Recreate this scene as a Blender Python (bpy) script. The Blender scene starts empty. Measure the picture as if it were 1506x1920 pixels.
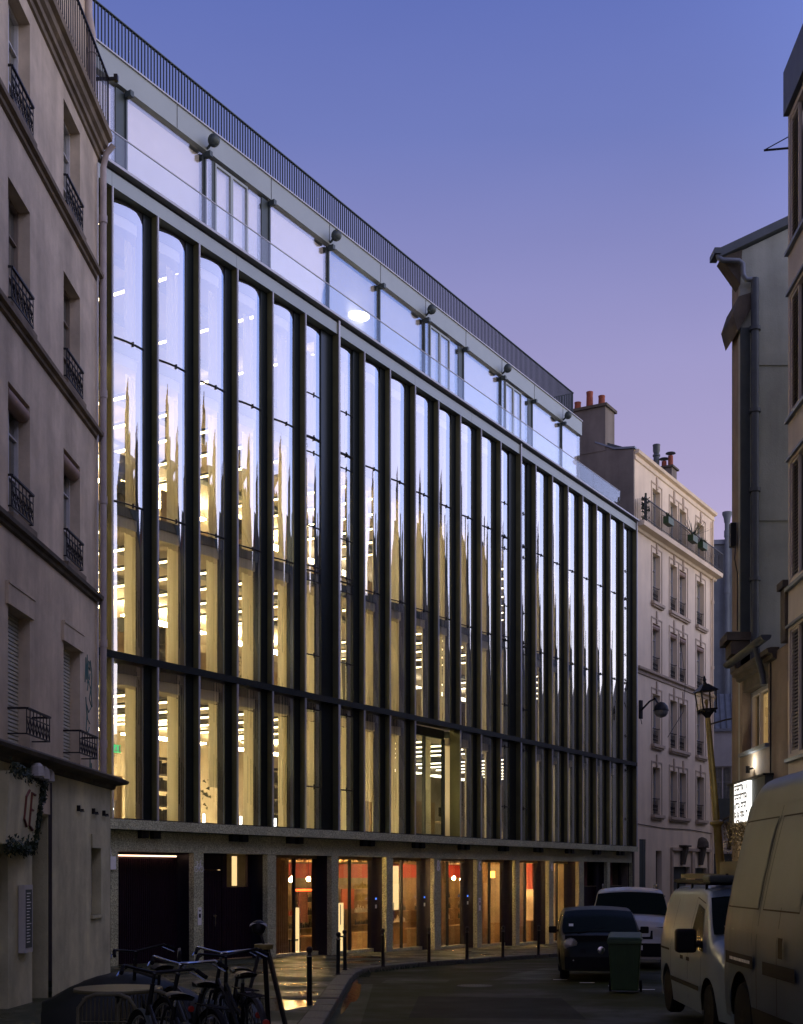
import bpy, math, random
from math import sin, cos, pi, radians, sqrt, atan2
from mathutils import Vector, Matrix
random.seed(7)
SC = bpy.context.scene
COL = SC.collection

# ------------------------------------------------------------------ camera
EYE = 2.4                                   # world height of the lens
cam = bpy.data.cameras.new('camera'); camo = bpy.data.objects.new('camera', cam); COL.objects.link(camo)
camo.location = (0, 0, EYE); camo.rotation_euler = (pi/2, 0, 0)
cam.sensor_width = 36; cam.sensor_fit = 'AUTO'; cam.lens = 45.0; cam.shift_y = 0.3542
cam.clip_start = 0.1; cam.clip_end = 3000
SC.camera = camo

# ------------------------------------------------------------------ dusk sky
W = bpy.data.worlds.new('World'); SC.world = W; W.use_nodes = True
nt = W.node_tree; N = nt.nodes; L = nt.links; N.clear()
def wn(t, **k):
    n = N.new(t)
    for a, b in k.items(): setattr(n, a, b)
    return n
out = wn('ShaderNodeOutputWorld'); bg = wn('ShaderNodeBackground'); L.new(bg.outputs[0], out.inputs[0])
tc = wn('ShaderNodeTexCoord'); sx = wn('ShaderNodeSeparateXYZ'); L.new(tc.outputs['Generated'], sx.inputs[0])
r1 = wn('ShaderNodeValToRGB'); L.new(sx.outputs['Z'], r1.inputs[0])
def ramp(r, st):
    e = r.color_ramp.elements
    while len(e) > 1: e.remove(e[-1])
    e[0].position = st[0][0]; e[0].color = (*st[0][1], 1)
    for p, c in st[1:]:
        k = e.new(p); k.color = (*c, 1)
ramp(r1, [(0.0, (.52, .42, .52)), (.22, (.49, .41, .64)), (.36, (.345, .32, .58)), (.50, (.165, .205, .51)), (.62, (.082, .13, .44)), (.8, (.07, .095, .26)), (1, (.06, .075, .18))])
# the bright after-glow half of the sky, behind and to the right of the photographer
dt = wn('ShaderNodeVectorMath', operation='DOT_PRODUCT'); L.new(tc.outputs['Generated'], dt.inputs[0])
GA = radians(98); dt.inputs[1].default_value = (sin(GA)*.94, cos(GA)*.94, .34)
mr = wn('ShaderNodeMapRange', interpolation_type='SMOOTHSTEP'); L.new(dt.outputs['Value'], mr.inputs['Value'])
mr.inputs['From Min'].default_value = .20; mr.inputs['From Max'].default_value = .82
mr.inputs['To Min'].default_value = 0; mr.inputs['To Max'].default_value = 1
r2 = wn('ShaderNodeValToRGB'); L.new(sx.outputs['Z'], r2.inputs[0])
ramp(r2, [(0.0, (2.2, 1.9, 1.7)), (.14, (1.8, 1.7, 1.9)), (.28, (1.02, 1.16, 2.0)), (.44, (.44, .66, 1.7)), (.6, (.28, .42, 1.15)), (.8, (.17, .22, .50)), (1, (.08, .10, .24))])
mx = wn('ShaderNodeMix', data_type='RGBA'); L.new(mr.outputs[0], mx.inputs[0]); L.new(r1.outputs[0], mx.inputs[6]); L.new(r2.outputs[0], mx.inputs[7])
cn = wn('ShaderNodeTexNoise'); cn.inputs['Scale'].default_value = 2.2; cn.inputs['Detail'].default_value = 5
cm = wn('ShaderNodeMapping'); cm.inputs['Scale'].default_value = (1, 1, 3.2); L.new(tc.outputs['Generated'], cm.inputs[0]); L.new(cm.outputs[0], cn.inputs['Vector'])
cr_ = wn('ShaderNodeMapRange'); L.new(cn.outputs[0], cr_.inputs['Value']); cr_.inputs['From Min'].default_value = .3; cr_.inputs['From Max'].default_value = .7; cr_.inputs['To Min'].default_value = .96; cr_.inputs['To Max'].default_value = 1.05
cv = wn('ShaderNodeVectorMath', operation='SCALE'); L.new(mx.outputs[2], cv.inputs[0]); L.new(cr_.outputs[0], cv.inputs['Scale']); L.new(cv.outputs[0], bg.inputs[0]); bg.inputs[1].default_value = 1.0
sun = bpy.data.lights.new('sun', 'SUN'); sun.energy = 0.85; sun.angle = radians(85); sun.color = (1, .74, .58)
so = bpy.data.objects.new('sun', sun); COL.objects.link(so)
so.rotation_euler = (radians(64), 0, radians(180-112)-radians(0))
SC.view_settings.view_transform = 'Standard'; SC.view_settings.look = 'None'
SC.view_settings.exposure = 0.0; SC.view_settings.gamma = 1.0
try: SC.view_settings.use_curve_mapping = False
except Exception: pass
SC.render.engine = 'CYCLES'
SC.cycles.max_bounces = 8; SC.cycles.transparent_max_bounces = 24; SC.cycles.glossy_bounces = 4
SC.cycles.sample_clamp_indirect = 6

# ------------------------------------------------------------------ materials
class M:
    def __init__(s, name):
        s.m = bpy.data.materials.new(name); s.m.use_nodes = True; s.t = s.m.node_tree; s.N = s.t.nodes; s.L = s.t.links
        s.b = s.N['Principled BSDF']; s.o = s.N['Material Output']
    def n(s, ty, **k):
        x = s.N.new(ty)
        for a, b in k.items(): setattr(x, a, b)
        return x
    def coord(s, sc=(1, 1, 1)):
        c = s.n('ShaderNodeTexCoord'); mp = s.n('ShaderNodeMapping'); s.L.new(c.outputs['Object'], mp.inputs[0])
        mp.inputs['Scale'].default_value = sc; return mp.outputs[0]
def basic(name, col, rough=.7, metal=0.0, var=.18, scale=3.0, bump=0.0, bscale=40, streak=0.0, spec=.5, trans=None, coat=0):
    k = M(name); b = k.b
    b.inputs['Roughness'].default_value = rough; b.inputs['Metallic'].default_value = metal
    b.inputs['Specular IOR Level'].default_value = spec
    if coat: b.inputs['Coat Weight'].default_value = coat; b.inputs['Coat Roughness'].default_value = .08
    v = k.coord()
    nz = k.n('ShaderNodeTexNoise'); nz.inputs['Scale'].default_value = scale; nz.inputs['Detail'].default_value = 6; nz.inputs['Roughness'].default_value = .65
    k.L.new(v, nz.inputs['Vector'])
    rp = k.n('ShaderNodeMapRange'); k.L.new(nz.outputs[0], rp.inputs['Value'])
    rp.inputs['From Min'].default_value = .3; rp.inputs['From Max'].default_value = .7
    rp.inputs['To Min'].default_value = 1-var; rp.inputs['To Max'].default_value = 1+var*.5
    fac = rp.outputs[0]
    if streak:
        n2 = k.n('ShaderNodeTexNoise'); n2.inputs['Scale'].default_value = 1.0; n2.inputs['Detail'].default_value = 5
        k.L.new(k.coord((1.7, 1.7, .22)), n2.inputs['Vector'])
        r2 = k.n('ShaderNodeMapRange'); k.L.new(n2.outputs[0], r2.inputs['Value'])
        r2.inputs['From Min'].default_value = .35; r2.inputs['From Max'].default_value = .7
        r2.inputs['To Min'].default_value = 1.0; r2.inputs['To Max'].default_value = 1-streak
        mm = k.n('ShaderNodeMath', operation='MULTIPLY'); k.L.new(fac, mm.inputs[0]); k.L.new(r2.outputs[0], mm.inputs[1]); fac = mm.outputs[0]
    vm = k.n('ShaderNodeVectorMath', operation='SCALE'); vm.inputs[0].default_value = col; k.L.new(fac, vm.inputs['Scale'])
    k.L.new(vm.outputs[0], b.inputs['Base Color'])
    if bump:
        nb = k.n('ShaderNodeTexNoise'); nb.inputs['Scale'].default_value = bscale; nb.inputs['Detail'].default_value = 4; k.L.new(v, nb.inputs['Vector'])
        bp = k.n('ShaderNodeBump'); bp.inputs['Strength'].default_value = bump; bp.inputs['Distance'].default_value = .02
        k.L.new(nb.outputs[0], bp.inputs['Height']); k.L.new(bp.outputs[0], b.inputs['Normal'])
    if trans:
        tr = k.n('ShaderNodeBsdfTranslucent'); k.L.new(vm.outputs[0], tr.inputs[0])
        ms = k.n('ShaderNodeMixShader'); ms.inputs[0].default_value = trans
        k.L.new(b.outputs[0], ms.inputs[1]); k.L.new(tr.outputs[0], ms.inputs[2]); k.L.new(ms.outputs[0], k.o.inputs[0])
    return k.m
def glass(name, tint=(.8, .85, .78), ior=2.2, rough=0.0, wave=0.0, add=0.0):
    k = M(name); k.N.remove(k.b)
    tr = k.n('ShaderNodeBsdfTransparent'); tr.inputs[0].default_value = (*tint, 1)
    gl = k.n('ShaderNodeBsdfGlossy'); gl.inputs['Roughness'].default_value = rough; gl.inputs[0].default_value = (.97, 1, 1, 1)
    # Schlick reflectance, the same from both sides of the pane
    ge = k.n('ShaderNodeNewGeometry'); dp = k.n('ShaderNodeVectorMath', operation='DOT_PRODUCT'); k.L.new(ge.outputs['Incoming'], dp.inputs[0]); k.L.new(ge.outputs['Normal'], dp.inputs[1])
    def mth(op, a, b_=None):
        q = k.n('ShaderNodeMath', operation=op, use_clamp=(op == 'ADD'))
        for i_, v_ in enumerate((a, b_)):
            if v_ is None: continue
            if isinstance(v_, (int, float)): q.inputs[i_].default_value = v_
            else: k.L.new(v_, q.inputs[i_])
        return q.outputs[0]
    inv = mth('SUBTRACT', 1.0, mth('ABSOLUTE', dp.outputs['Value']))
    f = mth('ADD', mth('MULTIPLY', mth('POWER', inv, ior), 1-add), add)
    if wave:
        nb = k.n('ShaderNodeTexNoise'); nb.inputs['Scale'].default_value = 1.0; nb.inputs['Detail'].default_value = 1; k.L.new(k.coord((1.6, 1.6, .8)), nb.inputs['Vector'])
        bp = k.n('ShaderNodeBump'); bp.inputs['Strength'].default_value = wave; bp.inputs['Distance'].default_value = .02
        k.L.new(nb.outputs[0], bp.inputs['Height']); k.L.new(bp.outputs[0], gl.inputs['Normal'])
    ms = k.n('ShaderNodeMixShader'); k.L.new(f, ms.inputs[0]); k.L.new(tr.outputs[0], ms.inputs[1]); k.L.new(gl.outputs[0], ms.inputs[2])
    k.L.new(ms.outputs[0], k.o.inputs[0]); return k.m
def emis(name, col, st):
    k = M(name); k.N.remove(k.b); e = k.n('ShaderNodeEmission'); e.inputs[0].default_value = (*col, 1)
    nz = k.n('ShaderNodeTexNoise'); nz.inputs['Scale'].default_value = 8; k.L.new(k.coord(), nz.inputs['Vector'])
    mp = k.n('ShaderNodeMapRange'); k.L.new(nz.outputs[0], mp.inputs['Value']); mp.inputs['To Min'].default_value = st*.9; mp.inputs['To Max'].default_value = st*1.1
    k.L.new(mp.outputs[0], e.inputs[1]); k.L.new(e.outputs[0], k.o.inputs[0]); return k.m
def granite(name, c, rough=.55):
    k = M(name); b = k.b; b.inputs['Roughness'].default_value = rough
    v = k.coord(); nz = k.n('ShaderNodeTexNoise'); nz.inputs['Scale'].default_value = 45; nz.inputs['Detail'].default_value = 3; k.L.new(v, nz.inputs['Vector'])
    n2 = k.n('ShaderNodeTexNoise'); n2.inputs['Scale'].default_value = 1.3; n2.inputs['Detail'].default_value = 4; k.L.new(v, n2.inputs['Vector'])
    r = k.n('ShaderNodeValToRGB'); k.L.new(nz.outputs[0], r.inputs[0])
    ramp(r, [(.36, tuple(x*.45 for x in c)), (.5, c), (.64, tuple(min(1, x*1.7) for x in c))])
    mp = k.n('ShaderNodeMapRange'); k.L.new(n2.outputs[0], mp.inputs['Value']); mp.inputs['To Min'].default_value = .6; mp.inputs['To Max'].default_value = 1.3
    vm = k.n('ShaderNodeVectorMath', operation='SCALE'); k.L.new(r.outputs[0], vm.inputs[0]); k.L.new(mp.outputs[0], vm.inputs['Scale'])
    k.L.new(vm.outputs[0], b.inputs['Base Color']); return k.m
def ground_mat(name, c, wet=.5, setts=False, spots=()):
    k = M(name); b = k.b; v = k.coord()
    nz = k.n('ShaderNodeTexNoise'); nz.inputs['Scale'].default_value = 60; nz.inputs['Detail'].default_value = 4; k.L.new(v, nz.inputs['Vector'])
    n2 = k.n('ShaderNodeTexNoise'); n2.inputs['Scale'].default_value = .55; n2.inputs['Detail'].default_value = 6; n2.inputs['Roughness'].default_value = .6; k.L.new(v, n2.inputs['Vector'])
    a = k.n('ShaderNodeMapRange'); k.L.new(nz.outputs[0], a.inputs['Value']); a.inputs['From Min'].default_value = .3; a.inputs['From Max'].default_value = .7; a.inputs['To Min'].default_value = .6; a.inputs['To Max'].default_value = 1.4
    g = k.n('ShaderNodeMapRange'); k.L.new(n2.outputs[0], g.inputs['Value']); g.inputs['From Min'].default_value = .35; g.inputs['From Max'].default_value = .65; g.inputs['To Min'].default_value = .65; g.inputs['To Max'].default_value = 1.2
    mm = k.n('ShaderNodeMath', operation='MULTIPLY'); k.L.new(a.outputs[0], mm.inputs[0]); k.L.new(g.outputs[0], mm.inputs[1])
    vm = k.n('ShaderNodeVectorMath', operation='SCALE'); vm.inputs[0].default_value = c; k.L.new(mm.outputs[0], vm.inputs['Scale']); k.L.new(vm.outputs[0], b.inputs['Base Color'])
    rr = k.n('ShaderNodeMapRange'); k.L.new(n2.outputs[0], rr.inputs['Value']); rr.inputs['From Min'].default_value = .38; rr.inputs['From Max'].default_value = .6; rr.inputs['To Min'].default_value = .75-.45*wet; rr.inputs['To Max'].default_value = .85
    k.L.new(rr.outputs[0], b.inputs['Roughness'])
    h = nz.outputs[0]
    b.inputs['Specular IOR Level'].default_value = .15 if not setts else .6
    bp = k.n('ShaderNodeBump'); bp.inputs['Strength'].default_value = .35; bp.inputs['Distance'].default_value = .01
    if setts:
        br = k.n('ShaderNodeTexBrick'); mp = k.n('ShaderNodeMapping'); c2 = k.n('ShaderNodeTexCoord'); k.L.new(c2.outputs['Object'], mp.inputs[0]); mp.inputs['Rotation'].default_value = (0, 0, .5)
        k.L.new(mp.outputs[0], br.inputs['Vector']); br.inputs['Scale'].default_value = 5; br.inputs['Mortar Size'].default_value = .02
        br.inputs['Color1'].default_value = (1, 1, 1, 1); br.inputs['Color2'].default_value = (.8, .8, .8, 1); br.inputs['Mortar'].default_value = (0, 0, 0, 1)
        ad = k.n('ShaderNodeMath', operation='ADD'); k.L.new(br.outputs[0], ad.inputs[0]); k.L.new(nz.outputs[0], ad.inputs[1]); h = ad.outputs[0]; bp.inputs['Strength'].default_value = .8
    k.L.new(h, bp.inputs['Height']); k.L.new(bp.outputs[0], b.inputs['Normal']); return k.m

MT = dict(
 fin=basic('dark_green_metal', (.020, .028, .030), .30, .55, .2, 1.5),
 finglow=basic('green_metal_painted_glow', (.17, .165, .075), .38, .5, .25, 1.2),  # golden light from the bays is put into this olive base colour
 nose=basic('pale_metal_edge', (.42, .43, .46), .5, .2, .1),
 black=basic('black_metal', (.012, .013, .016), .45, .3, .2),
 fascia=basic('grey_green_metal', (.26, .29, .26), .42, .35, .08, .7),
 rail=basic('dark_green_paint', (.05, .068, .066), .5, .3, .1),
 fglass=glass('curved_facade_glass', (.90, .90, .82), 2.3, 0.0, .13, .38),
 flatglass=glass('flat_glass', (.8, .84, .8), 4, 0.0, .06, .06),
 balglass=glass('balustrade_glass', (.95, .96, .96), 5, 0, .0, .03),
 pglass=glass('penthouse_glass', (.93, .92, .90), 3, 0, .05, .12),
 shopglass=glass('shop_glass', (.92, .90, .85), 5, 0, .05, .05),
 blind=basic('white_blind', (.90, .86, .80), .8, 0, .06, trans=.25),
 curtain=basic('cream_curtain', (.90, .85, .66), .85, 0, .05, 2, .15, 30, trans=.7),
 ceil=basic('pale_ceiling', (.62, .56, .46), .8, 0, .12, 1),
 iwall=basic('office_wall', (.50, .43, .32), .8, 0, .35, .8),
 ifloor=basic('office_floor', (.25, .2, .15), .7),
 hous=basic('blind_housing', (.62, .58, .46), .55, 0, .1),
 slabedge=basic('slab_edge', (.10, .13, .12), .5, .2, .2),
 dfurn=basic('dark_furniture', (.06, .065, .055), .6, 0, .4, 3),
 swall=basic('shop_back_wall', (.28, .19, .09), .5, 0, .5, 1.5),
 wood=basic('plywood', (.42, .29, .16), .55, 0, .3, 4),
 lume=emis('tube_light', (1, .80, .46), 10),
 panel=emis('unseen_fill_glow', (1, .80, .46), 82),  # emission for the added fill boxes deep in the rooms
 lumedim=emis('dimmed_tube_light', (1, .86, .66), 9),
 granite=granite('grey_granite', (.46, .46, .29)),
 purple=basic('aubergine_metal', (.035, .016, .032), .4, .4, .15),
 navy=basic('midnight_metal', (.012, .010, .022), .4, .4, .15),
 pfront=basic('left_plaster', (.64, .53, .375), .9, 0, .30, 1.1, .3, 60, .34),
 pground=basic('ground_render', (.68, .63, .39), .9, 0, .32, 1.3, .35, 50, .36),
 stone=basic('weathered_stone', (.22, .17, .11), .85, 0, .35, 2.5, .4, 30, .35),
 stonedark=basic('dirty_stone', (.12, .10, .07), .9, 0, .4, 2.5, .4, 30, .35),
 iron=basic('black_iron', (.015, .015, .017), .5, .5, .2),
 frame=basic('white_window_frame', (.48, .47, .46), .6, 0, .15),
 frameb=basic('brown_window_frame', (.22, .17, .12), .6, 0, .15),
 wglass=basic('dark_window_glass', (.02, .024, .028), .06, 0, .2, 2, spec=.9),
 netc=basic('net_curtain', (.38, .36, .34), .9, 0, .25, 5),
 shut=basic('roller_shutter', (.40, .39, .31), .6, 0, .15),
 roll=basic('brown_blind_box', (.30, .20, .14), .7, 0, .2),
 zinc=basic('zinc', (.22, .25, .28), .5, .5, .2, 2, streak=.2),
 pipe=basic('painted_pipe', (.42, .36, .33), .6, 0, .25, 3, streak=.2),
 beige=basic('beige_render', (.84, .70, .49), .9, 0, .10, .8, .15, 50, .12),
 beigetrim=basic('cream_trim', (.55, .44, .31), .85, 0, .15, 2, streak=.15),
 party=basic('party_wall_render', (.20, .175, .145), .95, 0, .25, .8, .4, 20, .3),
 pot=basic('terracotta', (.26, .065, .03), .8, 0, .25, 6),
 gable=basic('grey_gable_render', (.45, .48, .39), .95, 0, .24, .8, .3, 30, .32),
 ochre=basic('ochre_render', (.32, .25, .17), .9, 0, .3, 1.5, .3, 40, .3),
 rwall=basic('right_block_panel', (.62, .56, .46), .85, 0, .12, 1.2, .1, 40, .15),
 louvre=basic('louvre_slat', (.26, .24, .21), .6, .1, .15),
 slate=basic('dark_zinc_roof', (.08, .095, .10), .55, .3, .2),
 bluegrey=basic('blue_grey_render', (.17, .20, .22), .95, 0, .25, .7, .2, 30, .25),
 farwhite=basic('far_white_render', (.42, .42, .42), .9, 0, .12, 1, streak=.2),
 road=ground_mat('asphalt', (.025, .031, .005), .45),
 pave=ground_mat('wet_paving', (.046, .054, .016), 1.25, True),
 kerb=granite('kerb_granite', (.10, .10, .075), .6),
 patch=ground_mat('asphalt_patch', (.010, .013, .005), .2), patch2=ground_mat('old_asphalt_patch', (.050, .060, .028), .7),
 water=basic('standing_water', (.01, .012, .010), .10, 0, .2, 3, .35, 9, spec=.7),
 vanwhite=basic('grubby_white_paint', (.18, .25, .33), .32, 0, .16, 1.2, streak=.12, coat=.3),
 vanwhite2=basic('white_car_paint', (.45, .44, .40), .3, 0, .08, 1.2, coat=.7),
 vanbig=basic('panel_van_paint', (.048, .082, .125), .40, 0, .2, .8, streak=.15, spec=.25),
 darkcar=basic('dark_blue_car_paint', (.006, .009, .005), .4, 0, .15, spec=.18),
 plastic=basic('black_plastic', (.011, .011, .012), .65, 0, .2, spec=.12),
 carglass=basic('tinted_car_glass', (.006, .012, .008), .2, 0, .2, 2, spec=.06),
 rubber=basic('rubber', (.010, .010, .011), .85, spec=.1),
 alloy=basic('alloy', (.35, .36, .38), .35, .9, .1),
 chrome=basic('chrome', (.6, .62, .66), .18, 1, .1),
 lampglass=basic('lamp_glass', (.28, .28, .26), .12, .2, .3, 20),
 bin=basic('green_bin_plastic', (.032, .075, .022), .5, 0, .2),
 brass=basic('gilded_bronze_paint', (.34, .26, .08), .45, .4, .3, 4),
 bulb=emis('warm_bulb', (1, .66, .28), 520),
 red=basic('red_lacquer', (.45, .03, .015), .5),
 redglow=emis('red_neon', (1, .1, .02), 6),
 amber=emis('amber_shade', (1, .62, .12), 5),
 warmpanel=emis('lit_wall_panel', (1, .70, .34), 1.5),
 white=emis('white_strip', (1, .60, .40), 3.5),
 cold=emis('cold_lamp', (.95, .97, 1), 9),
 signw=emis('sign_glow', (1, .97, .92), 2.0),
 fairy=emis('fairy_light', (1, .7, .3), 1.5),
 penl=emis('penthouse_lamp', (1, .97, .9), 5),
 exitg=emis('exit_green', (.1, .8, .3), 1.6),
 mark=basic('white_print', (.92, .92, .9), .6),
 blue=emis('blue_led', (.1, .25, 1), 1.5),
 graff=basic('green_spray', (.08, .17, .16), .8),
 rust=basic('faded_red_paint', (.16, .05, .035), .8, 0, .3),
 leaf=basic('leaf', (.03, .05, .025), .7, 0, .4, 9),
 drylf=basic('dry_leaf', (.16, .12, .05), .8, 0, .4, 9),
 orangec=basic('orange_cloth', (.5, .13, .07), .9),
 cane=basic('cane', (.12, .11, .06), .6, 0, .3, 8),
 tabletop=basic('olive_tabletop', (.10, .088, .04), .4, 0, .2, 4),
 saddle=basic('saddle_vinyl', (.02, .02, .02), .4),
 cover=basic('green_rain_cover', (.010, .015, .011), .5, 0, .3, 3),
 fine=basic('dark_teal_panel', (.06, .075, .065), .6, .1, .2),
 yellowlit=emis('lit_room', (1, .58, .22), .55),
)

# ------------------------------------------------------------------ mesh helpers
class MB:
    def __init__(s): s.v = []; s.f = []
    def add(s, vs, fs):
        b = len(s.v); s.v += [tuple(x) for x in vs]; s.f += [tuple(i+b for i in f) for f in fs]; return s
    def hexa(s, p):                      # 8 corner points, bottom 0-3 ccw, top 4-7
        return s.add(p, [(3, 2, 1, 0), (4, 5, 6, 7), (0, 1, 5, 4), (1, 2, 6, 5), (2, 3, 7, 6), (3, 0, 4, 7)])
    def box(s, x0, x1, y0, y1, z0, z1):
        if x0 > x1: x0, x1 = x1, x0
        if y0 > y1: y0, y1 = y1, y0
        if z0 > z1: z0, z1 = z1, z0
        return s.hexa([(x0, y0, z0), (x1, y0, z0), (x1, y1, z0), (x0, y1, z0), (x0, y0, z1), (x1, y0, z1), (x1, y1, z1), (x0, y1, z1)])
    def quad(s, a, b, c, d): return s.add([a, b, c, d], [(0, 1, 2, 3)])
    def grid(s, pts):                    # pts[i][j]
        n, m = len(pts), len(pts[0])
        return s.add([p for r in pts for p in r], [(i*m+j, (i+1)*m+j, (i+1)*m+j+1, i*m+j+1) for i in range(n-1) for j in range(m-1)])
    def tube(s, path, r, k=8, close=False, cap=True):
        P = [Vector(p) for p in path]; n = len(P); rr = r if isinstance(r, (list, tuple)) else [r]*n
        rings = []; up = None
        for i in range(n):
            if close: d = P[(i+1) % n]-P[i-1]
            else: d = P[min(i+1, n-1)]-P[max(i-1, 0)]
            d = d.normalized() if d.length > 1e-9 else Vector((0, 0, 1))
            if up is None:
                up = Vector((0, 0, 1)) if abs(d.z) < .9 else Vector((1, 0, 0))
            a = up-d*up.dot(d)
            if a.length < 1e-6: a = Vector((1, 0, 0))-d*d.x
            a.normalize(); up = a; b = d.cross(a)
            rings.append([P[i]+(a*cos(2*pi*j/k)+b*sin(2*pi*j/k))*rr[i] for j in range(k)])
        fs = []
        for i in range(n if close else n-1):
            i2 = (i+1) % n
            for j in range(k): fs.append((i*k+j, i*k+(j+1) % k, i2*k+(j+1) % k, i2*k+j))
        if cap and not close: fs += [tuple(range(k-1, -1, -1)), tuple((n-1)*k+j for j in range(k))]
        return s.add([q for r_ in rings for q in r_], fs)
    def lathe(s, prof, c=(0, 0, 0), k=16, axis='z'):
        vs = []
        for r, z in prof:
            for j in range(k):
                a = 2*pi*j/k; x, y = r*cos(a), r*sin(a)
                vs.append((c[0]+x, c[1]+y, c[2]+z) if axis == 'z' else ((c[0]+x, c[1]+z, c[2]+y) if axis == 'y' else (c[0]+z, c[1]+x, c[2]+y)))
        fs = [(i*k+j, i*k+(j+1) % k, (i+1)*k+(j+1) % k, (i+1)*k+j) for i in range(len(prof)-1) for j in range(k)]
        fs += [tuple(range(k-1, -1, -1)), tuple((len(prof)-1)*k+j for j in range(k))]
        return s.add(vs, fs)
    def prism(s, poly, z0, z1):          # poly in xy
        n = len(poly); vs = [(x, y, z0) for x, y in poly]+[(x, y, z1) for x, y in poly]
        return s.add(vs, [tuple(range(n-1, -1, -1)), tuple(range(n, 2*n))]+[(i, (i+1) % n, n+(i+1) % n, n+i) for i in range(n)])
    def prismx(s, poly, x0, x1):         # poly in yz, extruded in x
        n = len(poly); vs = [(x0, y, z) for y, z in poly]+[(x1, y, z) for y, z in poly]
        return s.add(vs, [tuple(range(n-1, -1, -1)), tuple(range(n, 2*n))]+[(i, (i+1) % n, n+(i+1) % n, n+i) for i in range(n)])
    def mesh(s, name, mat, smooth=False, ang=40):
        me = bpy.data.meshes.new(name); me.from_pydata(s.v, [], s.f); me.update()
        import bmesh
        bm = bmesh.new(); bm.from_mesh(me); bmesh.ops.recalc_face_normals(bm, faces=bm.faces); bm.to_mesh(me); bm.free()
        if isinstance(mat, str): mat = MT[mat]
        me.materials.append(mat)
        if smooth:
            me.polygons.foreach_set('use_smooth', [True]*len(me.polygons))
            me.set_sharp_from_angle(angle=radians(ang))
        return me
def root(name, label, cat, loc, rz=0, group=None):
    o = bpy.data.objects.new(name, None); COL.objects.link(o); o.location = loc; o.rotation_euler = (0, 0, rz); o.empty_display_size = .3
    o['label'] = label; o['category'] = cat
    if group: o['group'] = group
    return o
def part(name, mb, mat, par, smooth=False, label=None, kind=None, loc=None, bevel=0, ang=40):
    me = mb.mesh(name, mat, smooth, ang) if isinstance(mb, MB) else mb
    o = bpy.data.objects.new(name, me); COL.objects.link(o); o.parent = par
    if loc: o.location = loc
    if label: o['label'] = label
    if kind: o['kind'] = kind
    if bevel:
        b = o.modifiers.new('b', 'BEVEL'); b.width = bevel; b.segments = 2; b.limit_method = 'ANGLE'
    return o
def single(name, mb, mat, label, cat, loc=(0, 0, 0), rz=0, group=None, smooth=False, kind=None, bevel=0):
    o = part(name, mb, mat, None, smooth, bevel=bevel); o.location = loc; o.rotation_euler = (0, 0, rz); o['label'] = label; o['category'] = cat
    if group: o['group'] = group
    if kind: o['kind'] = kind
    return o
def copytree(o, par=None):
    c = o.copy(); COL.objects.link(c); c.parent = par
    for ch in list(o.children): copytree(ch, c)
    return c
def structure(name, mb, mat, smooth=False):
    o = part(name, mb, mat, None, smooth); o['kind'] = 'structure'; o['label'] = name.replace('_', ' '); return o

def G(y):                                # street level (world z); the street falls away from the lens
    if y < 11: g = -1.86
    elif y < 17: g = -1.86-.0267*(y-11)
    elif y < 28: g = -2.02-.0145*(y-17)
    elif y < 75: g = -2.18-.030*(y-28)
    else: g = -3.59
    return g+EYE
ROT = radians(90-30.65)                  # local x of the office front runs along the facade
UX, UY = sin(radians(30.65)), cos(radians(30.65))
OA = (-6.737, 28.82)
def H(h): return h+EYE                   # heights are measured from the lens level
# ================================================================== setting: ground
road = MB(); xs = [-80, -40, -20]+[x*1.0 for x in range(-12, 21)]+[30, 50, 90]; ys = [-60, -30, 0, 8]+[9+y for y in range(0, 75)]+[95, 130, 200]
road.grid([[(x, y, G(y)) for y in ys] for x in xs]); structure('road', road, 'road', True)
# pavement on the left: wide in front of the old house, then along the new facade
def kerbline():
    pts = [(-1.0, 6), (-1.0, 12), (-1.0, 18), (-1.0, 22), (-1.0, 25.2), (-.93, 27.3), (-.7, 29.0), (-.2, 30.5), (.55, 32.0), (1.83, 34.2)]
    for i in range(1, 40): pts.append((1.83+UX*i*1.0, 34.2+UY*i*1.0))
    return pts
KL = kerbline()
def resample(P, step):
    out_ = [P[0]]; acc = 0; i = 0; cur = Vector(P[0])
    rest = step
    for a, b in zip(P, P[1:]):
        a = Vector(a); b = Vector(b); Ln = (b-a).length; d = 0
        while Ln-d >= rest: d += rest; out_.append(tuple(a+(b-a)*d/Ln)); rest = step
        rest -= Ln-d
    return out_
K = resample(KL, 1.0); PH = .12
fac = []                                  # matching line on the building side
for (x, y) in K:
    if y < 25: fx, fy = -8.0, y
    else:
        t = (x-OA[0])*UX+(y-OA[1])*UY; t = max(t, -2.5); fx, fy = OA[0]+UX*t-UY*1.1, OA[1]+UY*t+UX*1.1
    fac.append((fx, fy))
pv = MB(); rows = []
for (kx, ky), (fx, fy) in zip(K, fac):
    ix, iy = kx, ky
    rows.append([(fx+(ix-fx)*s/8, fy+(iy-fy)*s/8, G(fy+(iy-fy)*s/8)+PH) for s in range(9)])
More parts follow.
